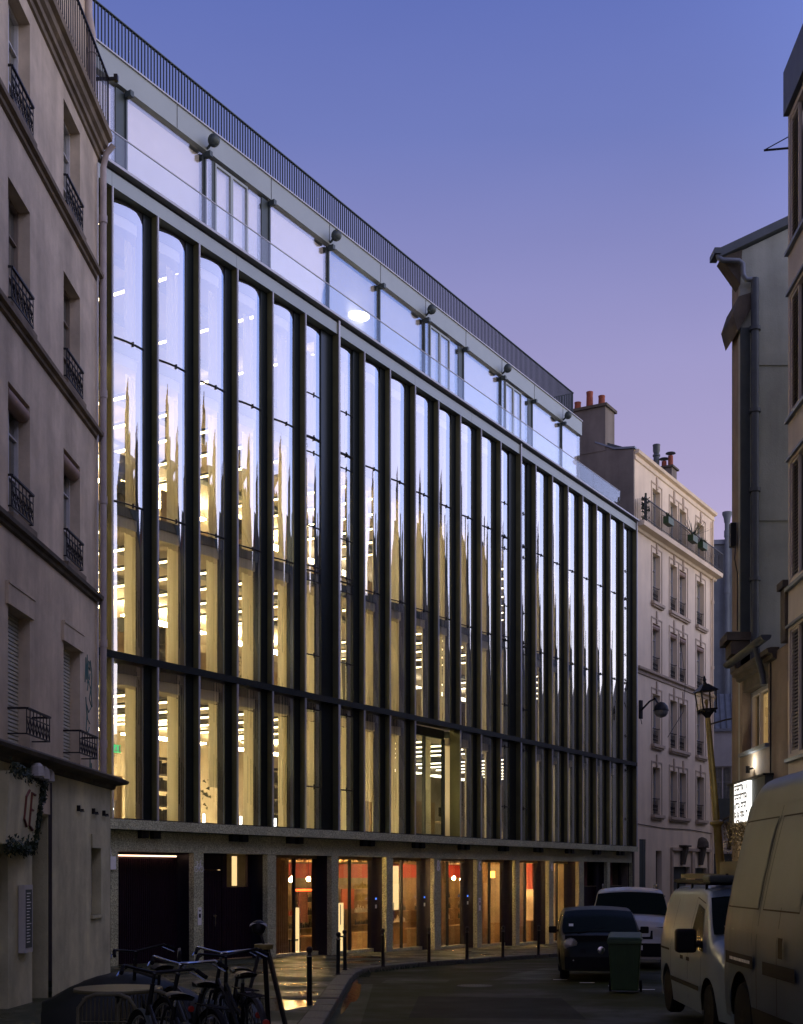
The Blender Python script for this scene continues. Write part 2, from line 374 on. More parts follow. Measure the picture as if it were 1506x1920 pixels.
# inner edge of the kerb stones
def inner(i, w=.32):
    a = Vector(K[max(i-1, 0)]); b = Vector(K[min(i+1, len(K)-1)]); d = (b-a).normalized(); n = Vector((-d.y, d.x)); return Vector(K[i])+n*w, n
rows = []
for i, ((kx, ky), (fx, fy)) in enumerate(zip(K, fac)):
    q, n = inner(i); rows.append([(fx+(q.x-fx)*s/8, fy+(q.y-fy)*s/8, G(fy+(q.y-fy)*s/8)+PH) for s in range(9)])
pv.grid(rows); pav = structure('pavement', pv, 'pave', True)
for i in range(len(K)-1):
    q0, _ = inner(i); q1, _ = inner(i+1); k0 = Vector(K[i]); k1 = Vector(K[i+1]); e = .012
    d = (k1-k0).normalized()*e
    dz = random.uniform(-.006, .008)
    a, b, c, f = k0+d, k1-d, q1-d, q0+d
    mb = MB().hexa([(a.x, a.y, G(a.y)-.1), (b.x, b.y, G(b.y)-.1), (c.x, c.y, G(c.y)-.1), (f.x, f.y, G(f.y)-.1),
                    (a.x, a.y, G(a.y)+PH+dz), (b.x, b.y, G(b.y)+PH+dz), (c.x, c.y, G(c.y)+PH+dz+.004), (f.x, f.y, G(f.y)+PH+dz+.004)])
    part('kerb_stone', mb, 'kerb', pav, bevel=.02 if i < 40 else 0)
# drain slot across the wet paving and puddles in the gutter
dr = MB(); dr.box(-3.6, -1.0, 20.12, 20.24, G(20)+PH-.002, G(20)+PH+.008); part('drain_slot', dr, 'iron', pav)
pd = MB()
cx, cy = -.86, 22.6
def blob(mb, cx, cy, rx, ry, z, seed, k=28):
    rnd = random.Random(seed); ph = [rnd.uniform(0, 6.28) for _ in range(3)]
    P = []
    for j in range(k):
        a = 2*pi*j/k; r = 1+.22*sin(3*a+ph[0])+.12*sin(5*a+ph[1]); P.append((cx+rx*r*cos(a), cy+ry*r*sin(a)))
    mb.add([(cx, cy, z)]+[(x, y, z+(G(y)-G(cy))) for x, y in P], [(0, 1+j, 1+(j+1) % k) for j in range(k)])
blob(pd, cx, cy, .11, 3.2, G(cy)+.006, 3)
p = structure('puddle', pd, 'water')
pd = MB(); blob(pd, -2.0, 19.0, .62, 1.3, G(19)+PH+.006, 8); p = structure('puddle', pd, 'water')
# right pavement
rp = MB(); K2 = [(5.75, -20), (5.75, 0), (5.75, 10), (5.8, 17), (5.95, 22), (6.15, 26), (6.6, 28)]
rows = [[(x, y, G(y)+PH) for x in ()] for y in ()]
rr_ = []
for x, y in K2+[(6.6+UX*i*3, 28+UY*i*3) for i in range(1, 12)]:
    rr_.append([(x, y, G(y)-.05), (x, y, G(y)+PH), (x+2.5, y, G(y)+PH), (x+9, y-2, G(y)+PH)])
rp.grid(rr_); structure('pavement_right', rp, 'pave')
# grass tuft along the kerb
gt = MB()
for i in range(420):
    t = random.random()**1.3; x = -.86+.1*random.uniform(-1, 1)+(.5*t*t); y = 27.0+t*5.0
    x = -.78+max(0, y-28)*.0+(0 if y < 28.5 else (y-28.5)*.36)+random.uniform(-.12, .10)
    h = random.uniform(.03, .11); a = random.uniform(0, 6.28); z = G(y)
    gt.add([(x, y, z), (x+.015*cos(a), y+.015*sin(a), z), (x+.03*cos(a+1), y+.03*sin(a+1), z+h)], [(0, 1, 2)])
o = single('weeds', gt, 'leaf', 'short weeds growing in the gutter where the kerb bends', 'weeds', kind='stuff')
# parking bay dashes
mk = MB()
for i in range(5):
    x = 3.1+.42*i; y = 26.2-.9*i
    mk.add([(x, y, G(y)+.004), (x+.28, y-.02, G(y)+.004), (x+.32, y+.10, G(y)+.004), (x+.02, y+.12, G(y)+.004)], [(0, 1, 2, 3)])
structure('road_marking', mk, 'mark')
mb = MB(); mb.lathe([(.34, 0), (.34, .006), (.30, .007), (.29, .004)], (1.4, 24.5, G(24.5)), 28); mh = structure('manhole_cover', mb, 'iron')
mb = MB()
for q in range(-4, 5):
    w_ = sqrt(max(.001, .28**2-(q*.06)**2)); mb.box(1.4+q*.06-.012, 1.4+q*.06+.012, 24.5-w_, 24.5+w_, G(24.5)+.004, G(24.5)+.010)
part('tread', mb, 'kerb', mh)
def sheet(nm, mat, P, dz, n=8):
    (a, b, c, d) = P; mb = MB(); mb.grid([[(((a[0]*(1-u)+b[0]*u)*(1-v)+(d[0]*(1-u)+c[0]*u)*v), ((a[1]*(1-u)+b[1]*u)*(1-v)+(d[1]*(1-u)+c[1]*u)*v), G((a[1]*(1-u)+b[1]*u)*(1-v)+(d[1]*(1-u)+c[1]*u)*v)+dz) for u in [i/n for i in range(n+1)]] for v in [i/n for i in range(n+1)]]); return structure(nm, mb, mat)
sheet('road_patch', 'patch', [(.1, 18.2), (2.6, 18.0), (2.7, 21.6), (.3, 22.0)], .004); sheet('road_patch', 'patch2', [(1.9, 26.2), (3.0, 26.0), (4.6, 31), (3.6, 31.6)], .004); sheet('road_patch', 'patch2', [(-.4, 25.2), (.9, 25.4), (1.0, 26.3), (-.3, 26.2)], .004)
sheet('gutter_strip', 'patch2', [(-1.0, 14), (-.55, 14), (-.55, 25), (-1.0, 25)], .004)
for i in range(6):
    pass

# ================================================================== office building
off = root('office_building', 'long glass fronted office building with curved panes between dark metal fins', 'office building', (OA[0], OA[1], 0), ROT)
Z = H
def obox(mb, t0, t1, o0, o1, h0, h1): return mb.box(t0, t1, -o0, -o1, Z(h0), Z(h1))
TF = [.357+1.53*k for k in range(6)]+[9.69]+[11.08]+[12.57, 14.12, 15.66, 17.20, 18.75, 20.3]+[21.98]+[23.32, 24.87, 26.4, 27.93, 29.45, 31.0, 32.6]
TE = 34.25; BIG = {6, 14}
FLAT = {5, 6, 13, 14, 21}                # bays with opening lights (extra seams, square head)
GB, GT = 1.28, 15.6
TR0, TR1 = 4.93, 5.10                    # transom beam
mw = {i: .265 for i in range(30)}; mw.update({6: .56, 7: .30, 14: .52, 15: .30, 22: .46, 11: .285})
levels = [(1.30, 4.93), (5.10, 8.60), (8.66, 12.38), (12.44, 15.58)]
for i, t in enumerate(TF+[TE]):
    big = i in BIG or t == TE
    w = .07 if big else .03
    segs = [(TR1+.002, 15.66), (GB, TR0-.002)]
    if big: segs = [(TR1+.002, 16.06), (GB, TR0-.002)]
    if i == 10: segs = segs[:1]
    for a, b in segs:
        mb = MB(); obox(mb, t-w, t+.002, -.42, -.03 if not big else 0.0, a, b)
        f = part('fin', mb, 'finglow', off)
        mb = MB(); obox(mb, t-w-.004, t+.006, -.03 if not big else 0.0, .004 if not big else .03, a, b); part('edge_trim', mb, 'nose', f)
        if i > 0 and not (i == 11 and b < 5):
            mb = MB(); obox(mb, t-w-mw[i], t-w-.003, -.46, -.215, a, b)   # mullion that closes the bay
            obox(mb, t-w-.022, t-w-.003, -.215, -.19, a, b)
            part('mullion', mb, 'fin', off)
def bayspan(i):
    t0 = TF[i]+.012; t1 = (TF+[TE])[i+1]
    w = .07 if (i+1) in BIG or i+1 == len(TF) else .03
    e = t1-w-mw[i+1]-.004
    return t0, e
def bow(t, t0, t1, sag):                 # depth (o) of the curved glass
    # the pane leaves the fin root turned well outwards and flattens towards the next fin
    w_ = t1-t0; x = t-t0; k_ = sag/.225; return -.40+k_*(.43*x-.54/(2*w_)*x*x)
NS = 22
def pane_mesh(t0, t1, h0, h1, sag, rtop=0, inset=0):
    top, bot = [], []
    for j in range(NS+1):
        t = t0+(t1-t0)*j/NS; o = bow(t, t0, t1, sag)-inset; ht = h1
        if rtop and t > t1-rtop: ht = h1-rtop*(1-sqrt(max(0, 1-((t-(t1-rtop))/rtop)**2)))
        bot.append((t, -o, Z(h0))); top.append((t, -o, Z(ht)))
    return MB().grid([bot, top]).mesh('glass_pane', 'fglass', True, 60)
def arc_band(t0, t1, h0, h1, sag, inset, depth, ns=14):
    mb = MB(); P = []
    for j in range(ns+1):
        t = t0+(t1-t0)*j/ns; P.append((t, -(bow(t, t0, t1, sag)-inset)))
    P += [(t1, .40+depth), (t0, .40+depth)]
    return mb.prism(P, Z(h0), Z(h1))
def curtain(t0, w, h0, h1, o, seed, lift=0, sl=.22):
    rnd = random.Random(seed); rows = []; ph = rnd.uniform(0, 6); tw = rnd.uniform(-.12, .18)
    for a in range(9):
        f = a/8; h = h0+lift+(h1-h0-lift)*f; r = []
        ww = w*(1-.18*sin(pi*f)*rnd.uniform(.6, 1.0)*abs(tw)*4)
        for b in range(33):
            s = b/32; t = t0+ww*s+tw*.25*(1-f)*s
            dd = (.045*sin(s*26+ph)+.03*sin(s*61+ph*2))*min(1, .25+s*1.2)
            r.append((t, -(o-sl*s+dd), Z(h)))
        rows.append(r)
    return MB().grid(rows)
for i in range(len(TF)):
    t0, t1 = bayspan(i); wbay = t1-t0; sag = .225
    flat = i in FLAT
    for lv, (h0, h1) in enumerate(levels):
        if i in (9, 10) and lv == 0: continue
        if not flat:
            part('glass_pane', pane_mesh(t0, t1, h0, h1, sag, .46 if lv == 3 else 0), None, off)
        if lv < 3 and lv > 0:            # black seam with a small bracket
            P = [(t0+(t1-t0)*j/NS, -(bow(t0+(t1-t0)*j/NS, t0, t1, sag)+.006), Z(h1+.03)) for j in range(NS+1)]
            mb = MB().tube(P, .022, 5); j = int(NS*.7); mb.box(P[j][0]-.012, P[j][0]+.012, P[j][1]-.03, P[j][1]+.01, P[j][2]-.06, P[j][2]+.05)
            part('seam', mb, 'black', off)
        # slab nose and blind housing just inside the pane head
        part('slab_edge', arc_band(t0+.02, t1-.03, h1-.24, h1-.02, sag, .06, .30), 'slabedge', off)
        if not flat: part('blind_housing', arc_band(t0+.03, t1-.10, h1-.50, h1-.242, sag, .10, .26), 'hous', off, True)
    if flat:
        cuts = [1.30, 2.5, 4.7, 4.93, 5.10, 6.25, 8.35, 8.77, 9.9, 12.0, 12.44, 13.66, 15.58]
        for a, b in zip(cuts, cuts[1:]):
            if a == 4.93: continue
            part('glass_pane', pane_mesh(t0, t1, a+.012, b-.012, sag*.9), None, off)
            if b not in (4.93, 15.58):
                P = [(t0+(t1-t0)*j/NS, -(bow(t0+(t1-t0)*j/NS, t0, t1, sag*.9)+.004), Z(b)) for j in range(NS+1)]
                mb = MB().tube(P, .02, 5); j = int(NS*.72); mb.box(P[j][0]-.01, P[j][0]+.01, P[j][1]-.02, P[j][1]+.01, P[j][2]-.07, P[j][2]+.07)
                part('seam', mb, 'black', off)
    # dark head panel behind the rounded pane corner
    P = [(t0-.01+(t1+.02-t0)*j/NS, -(bow(min(max(t0+(t1-t0)*j/NS, t0), t1), t0, t1, sag)-.035)) for j in range(NS+1)]
    mb = MB().prism(P+[(t1+.01, .75), (t0-.01, .75)], Z(15.585), Z(15.655)); part('head_panel', mb, 'black', off)
    if not flat:
        mb = MB(); a_ = MB()
        pts = []; r_ = .46
        for j in range(NS+1):
            t = t1-r_-.02+(r_+.02)*j/NS; o = bow(min(t, t1), t0, t1, sag)-.035; ht = 15.58-r_*(1-sqrt(max(0, 1-((max(t-(t1-r_), 0))/r_)**2)))
            pts.append([(t, -o, Z(ht)), (t, -o, Z(15.6))])
        mb.grid(pts); part('corner_plate', mb, 'black', off)
    # curtains
    for lv, (h0, h1) in enumerate(levels):
        if i in (9, 10) and lv == 0: continue
        rr = random.Random(i*10+lv)
        c0 = t0+1.02+rr.uniform(-.04, .04); ln = .86; lift = 0; sl = .2
        if i >= 5: c0 = t0-.10+rr.uniform(-.03, .03); ln = 1.66 if rr.random() < .68 else rr.uniform(1.05, 1.4); sl = 0
        if (i, lv) in ((2, 0), (7, 0)): lift = .95
        part('curtain', curtain(c0, ln, h0+.02, h1-.5, -.62-(.03 if i % 2 else 0), i*7+lv, lift, sl), 'curtain', off, True)
# flat double opening at bays 10-11, first level
t0 = TF[9]+.02; t1 = TF[11]-.2; tm = TF[10]+.02
for a, b in ((t0, tm-.03), (tm+.03, t1)):
    mb = MB(); obox(mb, a+.03, b-.03, -.60, -.61, 1.36, 4.62); part('glass_pane', mb, 'flatglass', off)
mb = MB(); obox(mb, t0, t1, -.55, -.65, 1.29, 1.36); obox(mb, t0, t1, -.55, -.65, 4.62, 4.92); obox(mb, tm-.03, tm+.03, -.545, -.655, 1.36, 4.62); obox(mb, t1-.03, t1+.05, -.545, -.655, 1.30, 4.62)
part('door_frame', mb, 'fine', off)
part('curtain', curtain(t0+.2, .8, 1.32, 4.6, -.9, 91), 'curtain', off, True); part('curtain', curtain(tm+.35, .9, 1.32, 4.6, -.85, 92), 'curtain', off, True)
# transom beam, ledge shadow plate
mb = MB(); obox(mb, -3, TE+.03, -.42, .01, TR0, TR1); part('transom_beam', mb, 'fin', off)
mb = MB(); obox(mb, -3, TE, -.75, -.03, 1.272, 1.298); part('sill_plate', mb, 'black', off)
# fascia pieces between the big posts
cutsf = [-3, .33, 4.9, 9.61, 14.1, 18.0, 21.90, 26.0, 30.2, TE-.08]
for a, b in zip(cutsf, cutsf[1:]):
    mb = MB(); obox(mb, a+.004, b-.004, -.42, -.02, 15.665, 15.996); part('fascia_panel', mb, 'fascia', off)
mb = MB(); obox(mb, -3, TE+.12, -1.4, .10, 16.10, 16.16); part('coping', mb, 'nose', off)
mb = MB(); obox(mb, -3, TE+.05, -1.4, -.09, 16.0, 16.098); part('shadow_gap', mb, 'black', off)  # set-back strip coloured black to give the shade under the coping
# structure: slabs, ceilings, inner walls
for k, h in enumerate((1.02, 4.72, 8.38, 12.16, 15.72)):
    mb = MB(); obox(mb, -3, TE-.02, -.72, -9.5, h, h+.28); part('floor_slab', mb, 'ceil', off)
mb = MB(); obox(mb, -3, TE, -9.5, -9.8, -3.2, 16.0); part('rear_wall', mb, 'iwall', off)
for lv_, h in enumerate((4.3, 7.95, 11.7)):
    for q in range(7):
        a = -1.5+4.8*q; mb = MB(); obox(mb, a, a+3.6, -6.6, -7.0, h, h+.05); part('added_fill_light', mb, 'panel' if a < 17 else 'lumedim', off)  # glowing boxes added out of view to backlight the curtains
mb = MB(); obox(mb, -3.3, -3.02, -.3, -9.5, -3.2, 16.0); part('side_wall', mb, 'party', off)
mb = MB(); obox(mb, TE, TE+.2, -.46, -9.8, -3.5, 16.0); part('side_wall', mb, 'party', off)
for lv, h in enumerate((4.45, 8.1, 11.9, 15.45)):
    for i in range(-1, 23):
        t = .357+.75+1.5*i
        if t > TE-.4 or t < -2: continue
        if lv == 3 and (i % 2 or i > 6): continue
        if random.random() < .12: continue
        dim = (lv == 0 and t > 19) or t > 26
        mb = MB(); obox(mb, t-.027, t+.027, -.95, -6.2, h, h+.045); l = part('ceiling_light', mb, 'lumedim' if dim else 'lume', off)
        if lv < 3 or i < 6:
            mb = MB(); obox(mb, t-.055, t+.055, -1.13, -6.22, h+.047, h+.11); part('light_housing', mb, 'dfurn', l)
    # services under the ceiling, desks and shelving behind the glass
    for q, dpt in enumerate((2.2, 4.6)):
        mb = MB(); obox(mb, -2.8, TE-.2, -dpt, -dpt-.28, h-.0+.12, h+.24); part('duct', mb, 'zinc', off)
base = [1.30, 5.0, 8.66, 12.44]
for lv in range(3):
    rnd = random.Random(40+lv); t = .2
    while t < TE-2:
        w = rnd.uniform(.9, 1.9); b = base[lv]
        mb = MB(); ty = rnd.randint(0, 3); o0 = -rnd.uniform(1.6, 3.6)
        if ty == 0:
            for s in range(5): obox(mb, t, t+w, o0, o0-.4, b+.1+.42*s, b+.13+.42*s)
            obox(mb, t, t+.03, o0, o0-.4, b, b+1.85); obox(mb, t+w-.03, t+w, o0, o0-.4, b, b+1.85)
            for s in range(4):
                x = t+.05
                while x < t+w-.15:
                    bw = rnd.uniform(.03, .12); obox(mb, x, x+bw, o0-.04, o0-.34, b+.13+.42*s, b+.13+.42*s+rnd.uniform(.12, .34)); x += bw+.015
            part('shelf', mb, 'dfurn', off)
        elif ty == 1:
            obox(mb, t, t+w, o0, o0-.8, b+.71, b+.745)
            for dx in (.03, w-.07):
                for dy in (.03, .73): obox(mb, t+dx, t+dx+.04, o0-dy, o0-dy-.04, b, b+.71)
            d = part('desk', mb, 'wood', off)
            mb = MB(); obox(mb, t+.3, t+.85, o0-.35, o0-.39, b+.95, b+1.3); obox(mb, t+.55, t+.6, o0-.36, o0-.4, b+.745, b+.95); part('monitor', mb, 'plastic', d)
        elif ty == 2:
            obox(mb, t, t+w, o0, o0-.06, b, b+1.3); part('partition', mb, 'wood', off)
        else:
            mb.tube([(t+.3, -o0, Z(b)), (t+.3, -o0, Z(b+.4))], .16, 10)
            pl = part('planter', mb, 'iwall', off, True); mb = MB()
            for _ in range(70):
                a = rnd.uniform(0, 6.28); r = rnd.uniform(.05, .45); hh = rnd.uniform(.5, 1.5); x, y, z = t+.3+r*cos(a), -o0+r*sin(a), Z(b+hh)
                mb.add([(x, y, z), (x+.09*cos(a), y+.09*sin(a), z+.05), (x+.12*cos(a+.5), y+.12*sin(a+.5), z-.05)], [(0, 1, 2)])
            part('foliage', mb, 'leaf', pl)
        t += w+rnd.uniform(.3, .9)
# small uplights behind the first level glass
for i, dt_ in zip(range(8), (.30, .35, .75, .75, .75, .4, .35, .4)):
    mb = MB(); x = TF[i]+dt_; mb.tube([(x, .50, Z(1.33)), (x, .50, Z(1.55))], [.03, .03], 8); part('uplight', mb, 'cold', off, True)
mb = MB(); obox(mb, 2.72, 3.06, -2.3, -2.34, 3.1, 3.3); ex = part('exit_sign', mb, 'exitg', off, label='green lit exit sign with a running figure behind the second bay')
mb = MB(); x = 2.86; y = 2.295
mb.box(x+.03, x+.06, y-.004, y, Z(3.25), Z(3.28)); mb.box(x, x+.05, y-.004, y, Z(3.18), Z(3.24)); mb.box(x-.04, x+.01, y-.004, y, Z(3.13), Z(3.18)); mb.box(x+.03, x+.08, y-.004, y, Z(3.13), Z(3.17)); mb.box(x+.12, x+.18, y-.004, y, Z(3.13), Z(3.28))
part('pictogram', mb, 'mark', ex)

# penthouse -----------------------------------------------------------------
PO = -1.6; PH0, PH1 = 16.17, 19.38; PE = 31.4
mb = MB(); obox(mb, -3, PE, -1.5, -1.62, 19.41, 20.03); obox(mb, -3, PE, -1.62, -9.8, 19.41, 19.6); part('roof_band', mb, 'fascia', off)
for t in (1.3, 4.3, 8.4, 11.4, 14.4, 17.4, 20.4, 23.4, 26.4, 29.3):
    mb = MB(); obox(mb, t-.004, t+.004, -1.49, -1.505, 19.42, 20.02); part('panel_joint', mb, 'black', off)
mb = MB(); obox(mb, -3, PE+.02, -1.46, -1.66, 20.035, 20.07); part('gutter_edge', mb, 'nose', off)
mb = MB(); obox(mb, PE-.02, PE, PO, -9.8, PH0, PH1); part('end_glazing', mb, 'pglass', off)
cols = [2.44, 5.5, 8.38, 11.42, 14.42, 17.4, 20.3, 23.42, 26.3, 29.3]
edges = [-3]+cols+[PE]
doors = {2, 6, 8}
for j, (a, b) in enumerate(zip(edges, edges[1:])):
    if j in doors:
        xsub = [(a+.06, a+.34), (a+.52, a+1.12), (a+1.24, a+1.84), (a+1.96, b-.35)]
    elif j == 0: xsub = [(a, b-.35)]
    else: xsub = [(a+.07, b-.04)]
    for (p0, p1) in xsub:
        mb = MB(); obox(mb, p0, p1, PO, PO-.02, PH0+.02, PH1-.02); w_ = part('window', mb, 'pglass', off)
        mb = MB(); obox(mb, p0+.01, p1-.01, PO-.12, PO-.14, PH0+.02, PH1-.05); part('blind', mb, 'blind', w_)
    if j in doors:
        mb = MB()
        for (p0, p1) in xsub[1:3]:
            obox(mb, p0-.06, p0-.005, PO+.03, PO-.06, PH0, PH1-.05); obox(mb, p1+.005, p1+.055, PO+.03, PO-.06, PH0, PH1-.05); obox(mb, p0-.005, p1+.005, PO+.03, PO-.06, PH1-.12, PH1-.05)
        part('door_frame', mb, 'fascia', off)
        mb = MB(); obox(mb, a+.35, a+.455, PO, PO-.1, PH0, PH1-.03); part('door_panel', mb, 'rail', off)
for c in cols:
    mb = MB()
    wide = c in (2.44, 8.38, 20.3, 26.3)
    obox(mb, c-(.33 if wide else .035), c-.01, PO+.02, PO-.2, PH0, PH1-.02); obox(mb, c-.005, c+.05, PO+.06, PO-.2, PH0, PH1-.02)
    cc = MB(); obox(cc, c-.06, c+.06, PO+.26, PO+.07, PH1-.16, PH1-.02); po = part('post', mb, 'rail', off); part('column_bracket', cc, 'rail', po)
for c in (5.5, 11.42, 17.4, 23.42, 29.3):
    m_ = MB(); cx_, cy_, cz_ = c+.02, 1.25, Z(19.62)
    prof = [(.04, -.12), (.10, -.10), (.15, -.03), (.17, .05), (.165, .07)]
    m_.lathe(prof, (0, 0, 0), 18)
    R = Matrix.Rotation(radians(-62), 4, 'X') @ Matrix.Rotation(radians(20), 4, 'Y')
    m_.v = [tuple(Vector((cx_, cy_, cz_))+(R.to_3x3() @ Vector(v))) for v in m_.v]
    m_.tube([(cx_, cy_+.05, cz_), (cx_, 1.5, cz_-.15)], .035, 8)
    part('floodlight', m_, 'rail', off, True)
for t, h, w_, hh in ((7.0, 17.0, .22, .28), (18.8, 17.1, .3, .25), (24.4, 17.3, .35, .2)):
    mb = MB(); obox(mb, t-w_, t+w_, PO-.09, PO-.10, h, h+hh); part('ceiling_lamp', mb, 'penl', off)
mb = MB(); mb.lathe([(.42, 0), (.42, .02)], (13.25, -(PO-.6)-.5, Z(17.9)), 24); part('ceiling_lamp', mb, 'penl', off)
# glass balustrade
bt = [-3, .2, 3.2, 6.2, 9.2, 12.2, 15.2, 18.2, 21.2, 24.2, 27.2, 30.2, 33.3]
for a, b in zip(bt, bt[1:]):
    mb = MB(); obox(mb, a+.008, b-.008, -.45, -.462, 16.165, 17.27); part('balustrade_pane', mb, 'balglass', off)
mb = MB(); obox(mb, 33.3, 33.312, -.462, -2.4, 16.165, 17.27); part('balustrade_pane', mb, 'balglass', off)
mb = MB(); obox(mb, -3, 33.31, -.44, -.472, 17.275, 17.295); part('balustrade_cap', mb, 'nose', off)
# roof railing
mb = MB(); t = -3.0; n = 0
while t < 30.55:
    obox(mb, t, t+.012, -1.545, -1.585, 20.075, 21.02); t += .118
obox(mb, -3, 30.57, -1.525, -1.605, 21.02, 21.045)
for q in range(0, 18): obox(mb, 30.555, 30.57, -1.6-.118*q, -1.66-.118*q, 20.075, 21.02)
obox(mb, 30.555, 30.585, -1.605, -3.8, 21.02, 21.045)
part('roof_railing', mb, 'rail', off, kind='stuff')

# ground floor --------------------------------------------------------------
LO = -.25; LH0, LH1 = .55, 1.03
tp = [.78, 2.1, 3.66, 5.1, 6.73, 8.2, 9.83, 11.3, 12.9, 14.4, 16.0, 17.5, 19.06, 20.6, 22.2, 23.7, 25.3, 26.8, 28.35, 29.8, 31.4, 32.9, TE]
tp = [-3, -1.2]+tp
for a, b in zip(tp, tp[1:]):
    mb = MB(); obox(mb, a+.004, b-.004, LO, LO-.55, LH0, LH1-.002); part('granite_panel', mb, 'granite', off)
    mb = MB(); obox(mb, a+.004, b-.004, .06, -.6, 1.045, 1.27); part('ledge_slab', mb, 'granite', off)
for t in (1.97, 5.4, 7.92, 11.7, 14.81, 17.94, 21.05, 24.11, 27.14, 30.08, 32.86):
    for d in (0, .42):
        mb = MB(); obox(mb, t-d-.12, t-d+.12, LO+.14, LO+.004, .86, 1.04); part('bracket', mb, 'black', off)
piers = [(.54, .78), (3.48, 3.85), (6.54, 6.93), (9.65, 10.01), (12.72, 13.11), (15.79, 16.23), (18.88, 19.25), (22.06, 22.36), (25.07, 25.49), (28.09, 28.61), (31.25, 31.57), (34.3, 34.8)]
def gz(t): return G(OA[1]+UY*t)-EYE+PH   # pavement height relative to lens
DO = -.78
for a, b in piers:
    g = gz(a)
    cuts = [g-.35, -1.45, -.35, LH0-.002]
    for q, (c0, c1) in enumerate(zip(cuts, cuts[1:])):
        mb = MB(); obox(mb, a, b, LO, LO-.16, c0+.003, c1-.003); part('granite_block', mb, 'granite', off)
    # dark rounded reveal behind the pier
    mb = MB().prism([(b-.01, .412), (b-.01, .90), (a-.08, .90), (a-.07, .80), (a-.03, .69), (a+.004, .60), (a+.004, .412)], Z(gz(a)-.3), Z(LH0-.003))
    part('reveal', mb, 'navy', off, True, ang=50)
spans = [(piers[j][1], piers[j+1][0]-.06) for j in range(len(piers)-1)]
def sill(a, b, o=DO):
    mb = MB(); g = gz(b); obox(mb, a-.1, b+.2, o+.12, o-.2, g-.5, gz(a)+.10-.03*(b-a)*.0); part('sill', mb, 'granite', off)
# first span: ribbed garage door and strip lamp
a, b = spans[0]; mb = MB(); obox(mb, a-.1, b+.3, DO, DO-.08, gz(b)-.2, LH0); 
gd = part('garage_door', mb, 'purple', off)
mb = MB(); x = a
while x < b+.25: obox(mb, x, x+.03, DO+.03, DO+.003, gz(b)-.1, LH0-.16); x += .075
part('rib', mb, 'purple', gd, kind='stuff')
mb = MB(); obox(mb, a-.0, b-.12, DO+.12, DO+.09, .44, .475); part('strip_lamp', mb, 'white', off)
mb = MB(); obox(mb, a, b-.1, DO+.16, DO+.09, .478, .53); part('lamp_housing', mb, 'black', off)
# second span: door, side panel with a high lit window
a, b = spans[1]
mb = MB(); obox(mb, a, a+1.35, DO, DO-.07, gz(a)-.2, .12); dd = part('service_door', mb, 'purple', off)
mb = MB(); x = a+.03
while x < a+1.3: obox(mb, x, x+.025, DO+.02, DO+.002, gz(a)-.1, .08); x += .07
part('rib', mb, 'purple', dd, kind='stuff')
mb = MB(); mb.box(a+1.05, a+1.10, -DO-.045, -DO-.002, Z(-1.35), Z(-1.02)); mb.box(a+.95, a+1.12, -DO-.07, -DO-.047, Z(-1.09), Z(-1.06)); part('handle', mb, 'chrome', dd)
mb = MB(); obox(mb, a, a+1.40, DO-.005, DO-.09, .13, LH0); obox(mb, a+1.41, b+.35, DO, DO-.07, gz(b)-.2, -.33); obox(mb, a+1.41, a+1.6, DO, DO-.07, -.33, LH0); obox(mb, a+2.5, b+.35, DO, DO-.07, -.33, LH0)
part('wall_panel', mb, 'purple', off)
mb = MB(); x = a+1.44
while x < b+.3: obox(mb, x, x+.025, DO+.02, DO+.002, gz(b)-.1, -.35); x += .07
part('rib', mb, 'purple', off, kind='stuff')
mb = MB(); obox(mb, a+1.6, a+2.5, DO-.03, DO-.035, -.33, LH0); wn_ = part('high_window', mb, 'shopglass', off)
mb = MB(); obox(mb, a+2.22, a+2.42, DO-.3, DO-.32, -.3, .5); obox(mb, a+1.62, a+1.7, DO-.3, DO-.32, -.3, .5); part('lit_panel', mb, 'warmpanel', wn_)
mb = MB(); obox(mb, a+.2, b, DO+.06, DO+.02, gz(b)+.0, gz(b)+.035); part('threshold_strip', mb, 'wood', off)
